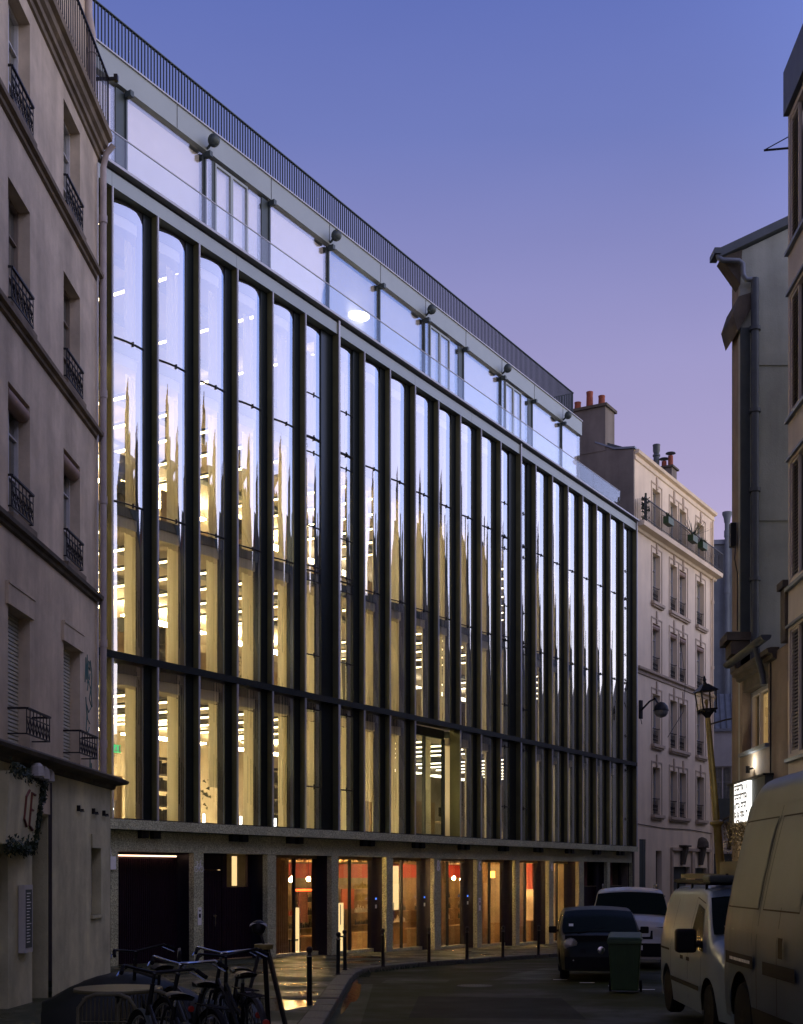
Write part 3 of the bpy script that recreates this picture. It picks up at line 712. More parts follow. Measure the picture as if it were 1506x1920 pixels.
# shop windows
kinds = {2: 'win', 3: 'door', 4: 'door', 5: 'door', 6: 'win', 7: 'win', 8: 'lit', 9: 'purple', 10: 'purple'}
for j in range(2, 11):
    a, b = spans[j]; kd = kinds[j]; g = gz((a+b)/2)
    if kd == 'purple':
        mb = MB(); obox(mb, a, b+.3, DO, DO-.06, g-.3, -.5)
        pn = part('door_panel', mb, 'purple', off)
        mb = MB(); obox(mb, a+.08, a+.85, DO+.02, DO+.003, g, -.75); part('door_leaf', mb, 'black', pn)
        mb = MB()
        for (p, q) in ((a+.06, a+.09), (a+.84, a+.87), (a+1.05, a+1.07)): obox(mb, p, q, DO+.035, DO+.022, g, -.72)
        obox(mb, a+.06, a+.87, DO+.035, DO+.022, -.75, -.72); obox(mb, a, b+.2, DO+.035, DO+.022, -.52, -.48); part('trim', mb, 'stone', pn)
        for q in range(4):
            mb = MB(); obox(mb, a+.02+.42*q, a+.41+.42*q, DO-.01, DO-.05, -.47, LH0); part('wall_panel', mb, 'rust' if q % 2 else 'stone', off)
        continue
    mb = MB(); obox(mb, a, b+.3, DO+.08, DO-.12, g-.4, g+.07); part('sill', mb, 'granite', off)
    if kd == 'door': divs = [a+.02, a+.72, a+1.42, b+.12]
    else: divs = [a+.02, (a+b)/2+.25, b+.12]
    for q, (p0, p1) in enumerate(zip(divs, divs[1:])):
        mb = MB(); obox(mb, p0+.03, p1-.03, DO, DO-.015, g+.10, .46); part('shop_window', mb, 'shopglass', off)
    for q, p0 in enumerate(divs):
        mb = MB(); obox(mb, p0-.035, p0+.035, DO+.03, DO-.05, g+.07, .46); part('window_frame', mb, 'black', off)
    mb = MB(); obox(mb, a, b+.15, DO+.04, DO-.05, .462, .55); part('head_frame', mb, 'wood', off)
    if kd == 'door':
        mb = MB(); cx_ = a+.72
        for dx in (-.09, .09): mb.tube([(cx_+dx, -DO-.07, Z(-1.5)), (cx_+dx, -DO-.07, Z(-.9))], .013, 6)
        part('handle', mb, 'chrome', off)
    # card readers on the pier reveal
    if kd == 'door':
        mb = MB(); ra = b+.28-.03; obox(mb, b-.03, b+.05, -.60, -.61, -1.05, -.94); part('card_reader', mb, 'mark', off)
        mb = MB(); obox(mb, b-.03, b+.05, -.60, -.61, -.78, -.72); part('card_reader', mb, 'blue', off)
# shop interior
SF = -3.3
mb = MB(); obox(mb, 6.9, 28.2, -5.6, -5.8, SF, 1.0); part('shop_wall', mb, 'swall', off)
mb = MB(); obox(mb, 6.9, 28.2, -5.4, -5.58, -.12, .40); part('red_wall_band', mb, 'red', off)
mb = MB(); obox(mb, 6.9, 28.2, DO-.1, -5.6, SF-.1, -2.75); part('shop_floor', mb, 'ifloor', off)
mb = MB(); obox(mb, 6.7, 6.9, DO-.1, -5.8, SF, 1.0); obox(mb, 28.2, 28.4, DO-.1, -5.8, SF, 1.0); part('shop_wall', mb, 'iwall', off)
mb = MB(); x = 5.0
while x < 28:
    mb.hexa([(x, 1.4, Z(.42)), (x+.1, 1.4, Z(.42)), (x+3.1, 5.3, Z(.42)), (x+3.0, 5.3, Z(.42)), (x, 1.4, Z(.52)), (x+.1, 1.4, Z(.52)), (x+3.1, 5.3, Z(.52)), (x+3.0, 5.3, Z(.52))]) if x > 6.95 and x+3.1 < 28.2 else None
    x += .28
part('ceiling_slats', mb, 'wood', off, kind='stuff')
for (ta, n_) in ((8.55, 7), (18.3, 7), (21.5, 8), (24.8, 8)):
    for q in range(n_):
        mb = MB(); obox(mb, ta+.11*q, ta+.11*q+.035, -1.5, -1.56, -2.7, .42); part('wood_slat', mb, 'wood', off)
for t, dz in ((10.9, 0), (11.0, .06), (11.85, .02), (12.15, .04), (12.42, .08), (16.9, -.1), (20.9, 0), (21.5, .03), (22.1, -.02), (24.0, -.04), (25.6, -.02), (27.6, -.02), (28.0, 0), (28.15, .03)):
    z_ = -.16+dz; o_ = -2.6
    if t > 27.9: t = 27.95
    mb = MB(); mb.lathe([(.005, -.07), (.045, -.055), (.065, 0), (.045, .055), (.005, .07)], (t, -o_, Z(z_)), 10)
    bl = part('pendant_bulb', mb, 'bulb', off, True)
    mb = MB(); mb.tube([(t, -o_, Z(z_+.07)), (t, -o_, Z(.5))], .006, 4); part('flex', mb, 'black', bl)
for t in (10.4, 12.1, 20.9, 24.1, 27.3):
    mb = MB(); mb.lathe([(.30, 0), (.32, .03), (.30, .06)], (t, 3.0, Z(-.52)), 20); part('ring_lamp', mb, 'redglow', off, True)
mb = MB(); obox(mb, 23.3, 23.6, -1.9, -2.2, -.12, .14); part('lamp_shade', mb, 'amber', off)
for t, w_, b_, h_ in ((10.2, .3, -2.6, -1.0), (12.45, .5, -2.5, -.9), (15.9, .5, -1.2, .3), (27.7, .45, -2.4, -.1)):
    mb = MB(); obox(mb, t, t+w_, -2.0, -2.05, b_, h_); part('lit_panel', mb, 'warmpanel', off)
for t in (8.6, 11.3, 14.2, 17.8, 20.9, 24.2, 26.9):
    mb = MB(); obox(mb, t, t+1.1, -1.9, -2.5, -2.75, -1.95); obox(mb, t-.05, t+1.15, -1.85, -2.55, -1.95, -1.9); part('counter', mb, 'wood', off)
    mb = MB(); c_ = t+1.6
    for dx in (-.2, .17):
        for dy in (0, .37): obox(mb, c_+dx, c_+dx+.03, -2.0-dy, -2.03-dy, -2.75, -2.0)
    obox(mb, c_-.22, c_+.22, -1.98, -2.42, -2.0, -1.95); obox(mb, c_-.2, c_+.2, -2.38, -2.42, -1.95, -1.4); part('stool', mb, 'dfurn', off)
rnd = random.Random(77); t = 7.2
while t < 28:
    w_ = rnd.uniform(.5, 1.3)
    for q in range(rnd.randint(2, 4)):
        z0 = -1.9+.45*q
        mb = MB(); obox(mb, t, t+w_, -5.3, -5.57, z0, z0+.03); sh = part('shelf', mb, 'wood', off); x = t+.03
        mb = MB()
        while x < t+w_-.1:
            r_ = rnd.uniform(.02, .045); hh = rnd.uniform(.12, .3); mb.lathe([(r_, 0), (r_, hh*.6), (r_*.4, hh*.75), (r_*.4, hh)], (x+r_, 5.43, Z(z0+.03)), 6); x += 2*r_+rnd.uniform(.01, .06)
        part('bottles', mb, rnd.choice(['brass', 'dfurn', 'iron', 'red', 'leaf', 'brass']) if rnd.random() < .9 else 'mark', sh, kind='stuff')
    t += w_+rnd.uniform(.2, 1.2)
for t, w_, h0, h1, c_ in ((9.4, .7, -1.3, -.35, 'mark'), (13.6, .5, -1.6, -.5, 'rust'), (16.2, .8, -1.2, -.5, 'orangec'), (19.4, .6, -1.4, -.4, 'brass'), (22.4, .7, -1.4, -.5, 'blind'), (25.9, .6, -1.5, -.4, 'rust')):
    mb = MB(); obox(mb, t, t+w_, -4.2, -4.24, h0, h1); part('picture', mb, c_, off)
mb = MB(); obox(mb, 26.85, 27.15, -1.8, -2.1, -.6, .45); part('red_column', mb, 'red', off)
# digits and bicycle pictogram on the piers, intercom plates
def seg_tube(mb, P, r=.024): mb.tube([(p[0], -LO-.006, p[1]) for p in P], r, 6)
def ring(cx, cz, rx, rz, a0=0, a1=2*pi, k=18): return [(cx+rx*cos(a0+(a1-a0)*i/k), cz+rz*sin(a0+(a1-a0)*i/k)) for i in range(k+1)]
def digit(t, ch):
    mb = MB(); z = Z(.30)
    if ch == '8': seg_tube(mb, ring(t, z+.085, .055, .075)); seg_tube(mb, ring(t, z-.075, .065, .085))
    if ch == '6': seg_tube(mb, ring(t, z-.065, .062, .085)); seg_tube(mb, [(t-.06, z-.05), (t-.055, z+.06), (t-.01, z+.14), (t+.045, z+.15)])
    if ch == '4': seg_tube(mb, [(t+.03, z-.15), (t+.03, z+.15), (t-.07, z-.05), (t+.07, z-.05)])
    part('house_number', mb, 'mark', off, label='white house number '+ch)
digit(16.03, '8'); digit(19.07, '6'); digit(25.3, '4')
mb = MB(); t = 3.66; z = Z(.22)
for dx in (-.10, .10): seg_tube(mb, ring(t+dx, z-.08, .07, .07), .009)
seg_tube(mb, [(t-.10, z-.08), (t-.05, z+.05), (t+.06, z+.05), (t+.10, z-.08)], .009); seg_tube(mb, [(t+.06, z+.05), (t, z-.08), (t-.05, z+.05), (t-.07, z+.10)], .009); seg_tube(mb, [(t-.10, z+.10), (t-.04, z+.10)], .012); seg_tube(mb, [(t+.10, z-.08), (t+.05, z+.12), (t+.10, z+.13)], .009)
part('bicycle_pictogram', mb, 'mark', off)
for t in (3.69, 19.06):
    mb = MB(); obox(mb, t-.07, t+.07, LO+.012, LO+.002, -1.27, -.82); pl = part('intercom', mb, 'mark', off)
    mb = MB(); obox(mb, t-.035, t+.035, LO+.018, LO+.013, -1.08, -.98); obox(mb, t-.03, t+.03, LO+.018, LO+.013, -.92, -.89); part('screen', mb, 'black', pl)
mb = MB(); mb.box(.40, .62, .17, .24, Z(.12), Z(.42)); mb.tube([(.5, .2, Z(.42)), (.45, .2, Z(.7))], .01, 5); part('security_camera', mb, 'mark', off)
# ================================================================== generic facade helpers (local x along wall, y = -outward)
def wallmesh(t0, t1, h0, h1, ops, rev=.23, o=0.0, back=.4):
    xs = sorted(set([t0, t1]+[v for q in ops for v in q[:2]])); zs = sorted(set([h0, h1]+[v for q in ops for v in q[2:4]]))
    mb = MB()
    for a, b in zip(xs, xs[1:]):
        for c, d in zip(zs, zs[1:]):
            mx_, mz = (a+b)/2, (c+d)/2
            if any(q[0] < mx_ < q[1] and q[2] < mz < q[3] for q in ops): continue
            mb.quad((a, -o, Z(c)), (b, -o, Z(c)), (b, -o, Z(d)), (a, -o, Z(d)))
    for a, b, c, d in ops:
        y0, y1 = -o, -o+rev
        mb.quad((a, y0, Z(c)), (a, y1, Z(c)), (a, y1, Z(d)), (a, y0, Z(d))); mb.quad((b, y0, Z(c)), (b, y0, Z(d)), (b, y1, Z(d)), (b, y1, Z(c)))
        mb.quad((a, y0, Z(d)), (a, y1, Z(d)), (b, y1, Z(d)), (b, y0, Z(d))); mb.quad((a, y0, Z(c)), (b, y0, Z(c)), (b, y1, Z(c)), (a, y1, Z(c)))
    return mb
def window(par, a, b, c, d, o, fm='frame', rev=.23, curt=True, kind='window'):
    y = -o+rev; m = (a+b)/2; mb = MB(); w = .045
    def bx(p, q, r, s, e=0): mb.box(p, q, y-.05+e, y+.02, Z(r), Z(s))
    bx(a, a+w, c, d); bx(b-w, b, c, d); bx(a+w, b-w, c, c+.07); bx(a+w, b-w, d-w, d); bx(m-.035, m+.035, c+.07, d-w, -.01)
    for f in (.36, .70): bx(a+w, m-.036, c+(d-c)*f, c+(d-c)*f+.025, .012); bx(m+.036, b-w, c+(d-c)*f, c+(d-c)*f+.025, .012)
    win = part(kind, mb, fm, par)
    g = MB(); g.quad((a+w, y+.0, Z(c+.07)), (b-w, y+.0, Z(c+.07)), (b-w, y+.0, Z(d-w)), (a+w, y+.0, Z(d-w))); part('pane', g, 'flatglass', win)
    if curt:
        rows = [[(a+(b-a)*j/20, y+.07+.012*sin(j*2.3), Z(z_)) for j in range(21)] for z_ in (c, d)]
        g = MB().grid(rows); part('net_curtain', g, 'netc', win, True)
    g = MB(); g.quad((a, y+.16, Z(c)), (b, y+.16, Z(c)), (b, y+.16, Z(d)), (a, y+.16, Z(d))); part('dark_room', g, 'black', win)
    return win
def guard(par, a, b, c, h, o, style=0, out_=.0):
    mb = MB(); y = -o-out_
    mb.box(a, b, y-.025, y+.012, Z(c+h), Z(c+h+.03)); mb.box(a, b, y-.012, y+.012, Z(c+.05), Z(c+.07)); mb.box(a, b, y-.01, y+.01, Z(c+h-.12), Z(c+h-.105))
    n = max(3, int((b-a)/.16))
    for i in range(n+1):
        x = a+(b-a)*i/n; mb.box(x-.006, x+.006, y-.006, y+.006, Z(c+.05), Z(c+h))
    for i in range(n):
        x0 = a+(b-a)*i/n; x1 = a+(b-a)*(i+1)/n; m = (x0+x1)/2
        if style == 0:
            for s in (.25, .6):
                P = [(m+(x1-x0)*.36*cos(q*pi/4+s), y, Z(c+.05+(h-.17)*(s+.16*sin(q*pi/4)))) for q in range(7)]; mb.tube(P, .008, 4)
            mb.tube([(x0, y, Z(c+.06)), (m+.03, y, Z(c+h*.45)), (x0+.02, y, Z(c+h-.12))], .006, 4)
        else:
            mb.tube([(x0, y, Z(c+.06)), (x1, y, Z(c+h-.12))], .008, 4); mb.tube([(x1, y, Z(c+.06)), (x0, y, Z(c+h-.12))], .008, 4)
    if out_:
        for x in (a, b): mb.box(x-.012, x+.012, y, -o+.02, Z(c+h), Z(c+h+.03)); mb.box(x-.012, x+.012, y, -o+.02, Z(c+.05), Z(c+.07))
    return part('window_guard', mb, 'iron', par)
def molding(par, t0, t1, h, o, prof, mat, name='string_course'):
    # prof: list of (out, dz)
    poly = [(-o-p, Z(h+dz)) for p, dz in prof]; mb = MB().prismx([(-o+.05, Z(h+prof[0][1]))]+poly+[(-o+.05, Z(h+prof[-1][1]))], t0, t1); return part(name, mb, mat, par)

# ================================================================== old house on the left
lh = root('old_house', 'old plastered house on the left with iron window guards and a bare shopfront', 'house', (-6.05, 0, 0), radians(90)-.0133)
TL = 24.15
cols_ = [(t, t+1.06) for t in (-1.35, 1.6, 4.55, 7.5, 10.1, 12.95, 15.9, 18.87)]+[(21.82, 22.88)]
rows_ = [(11.42, 13.24), (8.45, 10.30), (5.38, 7.28), (1.86, 3.98)]
ops = [(a, b, c, d) for a, b in cols_ for c, d in rows_]
part('wall', wallmesh(-6, TL, 1.72, 13.5, ops), 'pfront', lh)
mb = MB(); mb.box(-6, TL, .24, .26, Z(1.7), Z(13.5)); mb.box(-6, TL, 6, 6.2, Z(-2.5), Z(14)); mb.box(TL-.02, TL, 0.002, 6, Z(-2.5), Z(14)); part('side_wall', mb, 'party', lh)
for (a, b) in cols_:
    for k, (c, d) in enumerate(rows_):
        near = a > 15
        if k == 3:
            mb = MB(); n = int((d-c)/.062)
            for i in range(n): z_ = c+.03+i*.062; mb.prismx([(.20, Z(z_)), (.175, Z(z_+.012)), (.18, Z(z_+.055)), (.20, Z(z_+.06))], a+.005, b-.005)
            part('roller_shutter', mb, 'shut', lh)
            mb = MB(); mb.box(a-.12, b+.12, -.045, -.002, Z(d), Z(d+.30)); mb.box(a-.12, b+.12, -.06, -.002, Z(d+.3), Z(d+.34)); part('lintel', mb, 'pfront', lh)
            if near: guard(lh, a-.02, b+.1, 2.02, .42, 0, 1, .28)
        else:
            window(lh, a, b, c, d, 0, 'frame' if k != 1 else 'frameb')
            if near: guard(lh, a, b, c+.0, .50, 0, 0, .05)
            if k == 2:
                mb = MB().tube([(a+.02, .11, Z(d-.14)), (b-.02, .11, Z(d-.14))], .12, 10); part('rolled_blind', mb, 'roll', lh, True)
for h in (11.3, 8.32, 5.24):
    molding(lh, -6, TL+.02, h-.16, 0, [(.0, 0), (.05, .02), (.06, .07), (.12, .09), (.13, .15), (.10, .17)], 'stone' if h > 6 else 'stonedark')
    for (a, b) in cols_[-3:]:
        mb = MB(); mb.box(a-.06, b+.06, -.10, .2, Z(h+.012), Z(h+.10)); part('window_sill', mb, 'stone', lh)
# cornice balcony
molding(lh, -6, TL+.06, 13.50, 0, [(.0, 0), (.04, .02), (.05, .10), (.10, .12), (.11, .20), (.17, .24), (.19, .33), (.26, .36), (.27, .47), (.25, .50)], 'stone', 'cornice')
mb = MB(); mb.box(-6, TL-.15, .10, .4, Z(13.9), Z(19.5)); part('upper_wall', mb, 'pfront', lh)
mb = MB(); y = -.20; t = 10.0
while t < TL: mb.box(t, t+.014, y-.007, y+.007, Z(14.0), Z(15.0)); t += .115
mb.box(10, TL, y-.02, y+.02, Z(15.0), Z(15.03)); mb.box(10, TL, y-.01, y+.01, Z(14.08), Z(14.1))
for q in range(5): mb.box(TL-.014, TL, y+.1*q, y+.1*q+.014, Z(14.0), Z(15.0))
mb.box(TL-.02, TL+.01, -.34, .12, Z(14.98), Z(15.04)); mb.box(TL-.05, TL+.05, -.38, -.31, Z(14.97), Z(15.08))
part('balcony_railing', mb, 'iron', lh, kind='stuff')
# downpipes
mb = MB(); mb.tube([(TL+.02, -.10, Z(13.35)), (TL+.02, -.10, Z(1.5))], .062, 12)
for h in (12.3, 9.0, 7.0, 4.3, 2.4): mb.tube([(TL+.02, -.10, Z(h)), (TL+.02, -.10, Z(h+.14))], .078, 12)
mb.tube([(TL+.02, -.10, Z(13.35)), (TL+.0, -.16, Z(13.6)), (TL-.02, -.30, Z(13.75))], .055, 10); part('downpipe', mb, 'pipe', lh, True)
mb = MB(); mb.tube([(TL-.22, -.05, Z(13.3)), (TL-.22, -.05, Z(5.3))], .018, 8); mb.tube([(TL-.2, -.05, Z(5.1)), (TL-.2, -.05, Z(1.8))], .018, 8); part('conduit', mb, 'frame', lh, True)
mb = MB(); mb.tube([(TL-.35, .02, Z(14.1)), (TL-.35, .02, Z(15.6)), (TL-.5, .05, Z(15.9)), (TL-.5, .05, Z(19))], .075, 10); mb.tube([(TL-.35, .02, Z(15.25)), (TL-.35, .02, Z(15.35))], .095, 12); part('downpipe', mb, 'pipe', lh, True)
# ground storey, proud of the wall above
go = .24
gops = [(22.72, 23.42, -.72, .70), (20.32, 21.15, -2.7, 1.02)]
mb = wallmesh(20.3, TL, -2.7, 1.62, [gops[0]], .22, go); part('ground_wall', mb, 'pground', lh)
mb = MB(); mb.box(TL-.02, TL, -go+.001, .3, Z(-2.6), Z(1.62)); part('side_wall', mb, 'pground', lh)
mb = wallmesh(-6, 20.3, -2.7, 1.62, [(19.45, 20.25, -2.7, .92), (17.7, 18.3, -2.7, .3)], .5, go-.06); part('shop_wall', mb, 'pground', lh)
mb = MB(); mb.box(19.45, 20.25, .25, .3, Z(-2.7), Z(.92)); mb.box(17.7, 18.3, .3, .34, Z(-2.7), Z(.3)); part('entrance_door', mb, 'plastic', lh)
mb = MB(); mb.box(19.62, 20.28, -.215, -.19, Z(.95), Z(1.60)); part('fascia_board', mb, 'pfront', lh)
mb = MB(); mb.box(19.78, 20.02, -.225, -.216, Z(1.12), Z(1.48)); part('notice', mb, 'fine', lh)
molding(lh, -6, TL+.14, 1.60, 0, [(go, 0), (go+.06, .02), (go+.08, .08), (go+.30, .11), (go+.33, .16), (go+.1, .26), (0, .32)], 'stonedark', 'shop_cornice')
a, b, c, d = gops[0]
mb = MB(); n = int((d-c)/.05)
for i in range(n): z_ = c+.02+i*.05; mb.prismx([(-go+.19, Z(z_)), (-go+.165, Z(z_+.01)), (-go+.17, Z(z_+.044)), (-go+.19, Z(z_+.048))], a+.005, b-.005)
part('roller_shutter', mb, 'shut', lh)
mb = MB(); mb.box(a-.02, b+.02, -go-.03, -go+.2, Z(d-.22), Z(d+.02)); part('shutter_box', mb, 'pground', lh)
mb = MB(); mb.box(a-.03, b+.05, -go-.05, -go+.1, Z(c-.06), Z(c)); part('window_sill', mb, 'pground', lh)
for t in (21.9, 22.9, 23.65):
    mb = MB(); h = 1.08; mb.box(t-.14, t+.14, -go-.06, -go-.045, Z(h), Z(h+.02)); mb.box(t-.14, t-.11, -go-.06, -go, Z(h), Z(h+.10)); mb.box(t+.08, t+.10, -go-.06, -go, Z(h), Z(h+.05)); part('wall_bracket', mb, 'iron', lh)
mb = MB(); mb.box(18.75, 19.15, -go-.04, -go+.05, Z(-1.15), Z(-.15)); mn = part('menu_case', mb, 'frame', lh)
mb = MB(); mb.box(18.80, 19.10, -go-.045, -go-.041, Z(-1.08), Z(-.22)); part('menu', mb, 'fine', mn)
mb = MB()
for i in range(17):
    z_ = -.28-.045*i; mb.box(18.84, 18.84+random.uniform(.1, .22), -go-.048, -go-.0455, Z(z_), Z(z_+.012))
part('menu_lines', mb, 'mark', mn)
# tilted shop sign with garland
sg = root('shop_sign', 'slanting cream shop signboard with a reddish letter E, framed by a dark garland', 'sign', (-6.05, 0, 0), radians(90)-.0133)
mb = MB(); P = [(17.6, -.55, Z(1.35)), (19.55, -.30, Z(1.35)), (19.25, -.30, Z(.42)), (17.6, -.55, Z(.42))]
mb.hexa([(17.2, -.50, Z(.42)), (19.15, -.28, Z(.42)), (19.15, -.20, Z(.42)), (17.2, -.2, Z(.42)), (17.2, -.56, Z(1.4)), (19.62, -.30, Z(1.4)), (19.62, -.2, Z(1.4)), (17.2, -.2, Z(1.4))]); part('board', mb, 'ochre' if False else 'pground', sg)
def bd(x, z): # point on tilted board
    f = (z-.42)/.98; y = (-.50+(x-17.2)/1.95*.22)*(1-f)+(-.56+(x-17.2)/2.42*.26)*f; return (x, y-.012, Z(z))
mb = MB(); mb.tube([bd(19.0, 1.18), bd(18.74, 1.20), bd(18.70, .72), bd(18.98, .66)], .022, 5); mb.tube([bd(18.72, .96), bd(18.92, .95)], .02, 5)
mb.tube([bd(18.55, 1.22), bd(18.35, 1.12), bd(18.30, .80), bd(18.5, .70)], .022, 5); part('lettering', mb, 'rust', sg)
gl = MB(); rnd = random.Random(5)
def gar(P, n, sp):
    for _ in range(n):
        f = rnd.random()*(len(P)-1); i = int(f); q = Vector(P[i]).lerp(Vector(P[i+1]), f-i); a = rnd.uniform(0, 6.28); e = rnd.uniform(-.5, .5)
        q += Vector((rnd.gauss(0, sp), rnd.gauss(0, sp*.6), rnd.gauss(0, sp)))
        l = rnd.uniform(.04, .09); gl.add([q, q+Vector((l*cos(a), -.02, l*sin(a))), q+Vector((l*.7*cos(a+.7), .02, l*.7*sin(a+.7)))], [(0, 1, 2)])
gar([bd(17.2, 1.42), bd(19.6, 1.42), bd(19.45, 1.2), bd(19.2, .42), bd(18.5, .38), bd(17.2, .40)], 1500, .045)
part('garland', gl, 'leaf', sg, kind='stuff')
for x in (18.7, 19.25, 19.75):
    mb = MB(); mb.lathe([(.05, -.10), (.11, -.08), (.10, .06), (.05, .11)], (x, -.58+.14*(x-18), Z(1.52)), 7); part('paper_rose', mb, 'frame', sg)
# graffiti on the wall beside the corner
gr = MB()
def gp(P): gr.tube([(23.20+.5*x, -.006, Z(3.1+1.3*z)) for x, z in P], .010, 4)
gp([(0, .3), (.1, .65), (.18, .35), (.3, .7), (.35, .3)]); gp([(.4, .55)]+[(.55+.15*cos(q), .5+.14*sin(q)) for q in range(7)]); gp([(.3, .2), (.5, .35), (.8, .25), (.6, .1), (.9, .0), (.5, -.1), (.2, 0), (.35, -.2), (.7, -.25)])
gp([(.75, .65), (.95, .45), (.85, .2), (1.0, 0)]); gp([(.1, .1), (.25, -.15), (.15, -.35), (.4, -.4), (.6, -.3)]); gp([(.6, -1.0), (.7, -.7), (.8, -1.1), (.9, -.8), (1.0, -1.15)])
gr.v = [(x, y, z) for x, y, z in gr.v]; part('graffiti', gr, 'graff', lh, label='green spray tag on the plaster by the downpipe')

# ================================================================== beige building beyond
bo = root('beige_building', 'pale beige rendered building with a long balcony beyond the office', 'apartment building', (OA[0]+UX*34.45, OA[1]+UY*34.45, 0), ROT)
# local x = t-34.45 ; facade plane o = -.2
def bt_(t): return t-34.45
BW = (0.02, 12.0)
wins = [(bt_(36.90), bt_(37.98)), (bt_(39.45), bt_(40.5)), (bt_(40.85), bt_(41.9)), (bt_(43.62), bt_(44.85))]
rowb = [(16.25, 18.35), (12.95, 15.30), (9.62, 11.95), (6.2, 8.60), (2.85, 5.12)]
ops = [(a, b, c, d) for a, b in wins for c, d in rowb]
gop = [(.65, 1.5, -1.0, 1.65), (2.9, 3.75, -1.0, 1.15), (5.25, 8.1, -3.2, .40), (8.75, 10.9, -3.2, .35), (.8, 1.5, -3.2, -2.0)]
part('wall', wallmesh(BW[0], BW[1], -3.5, 19.4, ops+gop, .28, -.2), 'beige', bo)
mb = MB(); mb.box(BW[0], BW[1], .50, .52, Z(-3.5), Z(19.4)); mb.box(BW[1]-.02, BW[1], .201, 9, Z(-3.5), Z(19.4)); mb.box(0, 12, 9, 9.2, Z(-3.5), Z(19.2)); part('side_wall', mb, 'beige', bo)
# party wall facing the camera above the office roof
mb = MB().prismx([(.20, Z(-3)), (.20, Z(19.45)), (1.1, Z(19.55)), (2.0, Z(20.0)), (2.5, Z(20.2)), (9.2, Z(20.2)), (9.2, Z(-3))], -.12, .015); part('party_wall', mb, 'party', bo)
mb = MB(); mb.prismx([(.12, Z(19.46)), (1.1, Z(19.57)), (2.05, Z(20.03)), (2.05, Z(20.10)), (1.1, Z(19.66)), (.12, Z(19.55))], -.18, .08); part('coping', mb, 'zinc', bo)
mb = MB(); mb.prism([(.0, .3), (12, .3), (12, 9), (0, 9)], Z(19.42), Z(19.5)); mb.prismx([(.3, Z(19.5)), (2.2, Z(20.3)), (9, Z(20.6)), (9, Z(19.5))], 0.1, 12); part('roof', mb, 'slate', bo)
mb = MB(); mb.box(-.15, 1.0, 1.55, 4.8, Z(19.6), Z(21.65)); cs = part('chimney', mb, 'party', bo)
mb = MB(); mb.box(-.25, 1.1, 1.45, 4.9, Z(21.65), Z(21.78)); part('chimney_cap', mb, 'stonedark', cs)
for y, h in ((1.95, .58), (2.55, .88), (3.15, .5), (3.75, .36), (4.35, .48)):
    mb = MB(); mb.lathe([(.17, 0), (.15, h*.8), (.165, h)], (.4, y, Z(21.78)), 12); part('chimney_pot', mb, 'pot', cs, True)
mb = MB(); mb.box(8.9, 9.7, 1.45, 3.5, Z(19.5), Z(21.3)); cs = part('chimney', mb, 'party', bo)
mb = MB(); mb.box(8.8, 9.8, 1.35, 3.6, Z(21.3), Z(21.4)); part('chimney_cap', mb, 'stonedark', cs)
for y, h in ((1.65, .62), (2.0, .38), (2.85, .40), (3.25, .55)):
    mb = MB(); mb.lathe([(.14, 0), (.13, h)], (9.3, y, Z(21.4)), 12); po_ = part('chimney_pot', mb, 'pot', cs, True)
    mb = MB(); mb.lathe([(.27, h+.12), (.24, h+.16), (.02, h+.2)], (9.3, y, Z(21.4)), 14)
    for q in range(3): mb.tube([(9.3+.12*cos(q*2.1), y+.12*sin(q*2.1), Z(21.4+h)), (9.3+.12*cos(q*2.1), y+.12*sin(q*2.1), Z(21.4+h+.13))], .01, 4)
    part('rain_cap', mb, 'slate', po_)
mb = MB(); mb.lathe([(.16, 0), (.16, .7), (.2, .72), (.2, .8), (.14, .85), (.19, 1.0), (.19, 1.25), (.21, 1.3), (.19, 1.34)], (9.3, 2.42, Z(21.4)), 14); part('metal_flue', mb, 'slate', cs, True)
# eaves cornice
molding(bo, 0, 12.05, 19.0, -.2, [(0, 0), (.06, .03), (.08, .12), (.04, .14), (.05, .25), (.20, .30), (.24, .42), (.20, .46)], 'beige', 'cornice')
for k, (c, d) in enumerate(rowb):
    for a, b in wins:
        window(bo, a, b, c, d, -.2, 'frame', .28)
        if k: guard(bo, a, b, c, .78, -.2, 0, -.12)
        mb = MB()                       # raised surround
        y = .2
        mb.box(a-.22, a-.16, y-.03, y, Z(c), Z(d+.22)); mb.box(b+.16, b+.22, y-.03, y, Z(c), Z(d+.22)); mb.box(a-.22, b+.22, y-.031, y, Z(d+.22), Z(d+.28))
        mb.prismx([(y, Z(d+.02)), (y-.07, Z(d+.03)), (y-.05, Z(d+.62)), (y, Z(d+.62))], (a+b)/2-.08, (a+b)/2+.08)
        part('window_surround', mb, 'beigetrim', bo)
        if k in (2,) or (k == 1 and a > 6 and a < 7):
            mb = MB().tube([(a+.03, .33, Z(d-.15)), (b-.03, .33, Z(d-.15))], .13, 8); part('rolled_blind', mb, 'roll', bo, True)
    if k in (1, 3, 4):
        for a, b in ((wins[0][0], wins[0][1]), (wins[1][0], wins[2][1]), (wins[3][0], wins[3][1])):
            mb = MB(); mb.box(a-.25, b+.25, .02, .2, Z(c-.14), Z(c)); mb.box(a-.2, b+.2, .08, .2, Z(c-.22), Z(c-.142)); part('window_sill', mb, 'beigetrim', bo)
molding(bo, 0.2, 12.02, 9.28, -.2, [(0, 0), (.06, .02), (.08, .16), (.20, .2), (.22, .30), (.18, .32)], 'beigetrim')
molding(bo, 0.02, 12.25, 15.78, -.2, [(0, 0), (.10, .03), (.15, .15), (.45, .2), (.48, .4), (.44, .42)], 'beige', 'balcony_slab')
mb = MB(); y = -.26; x = .1
while x < 12.2: mb.box(x, x+.02, y-.01, y+.01, Z(16.2), Z(17.2)); x += .14
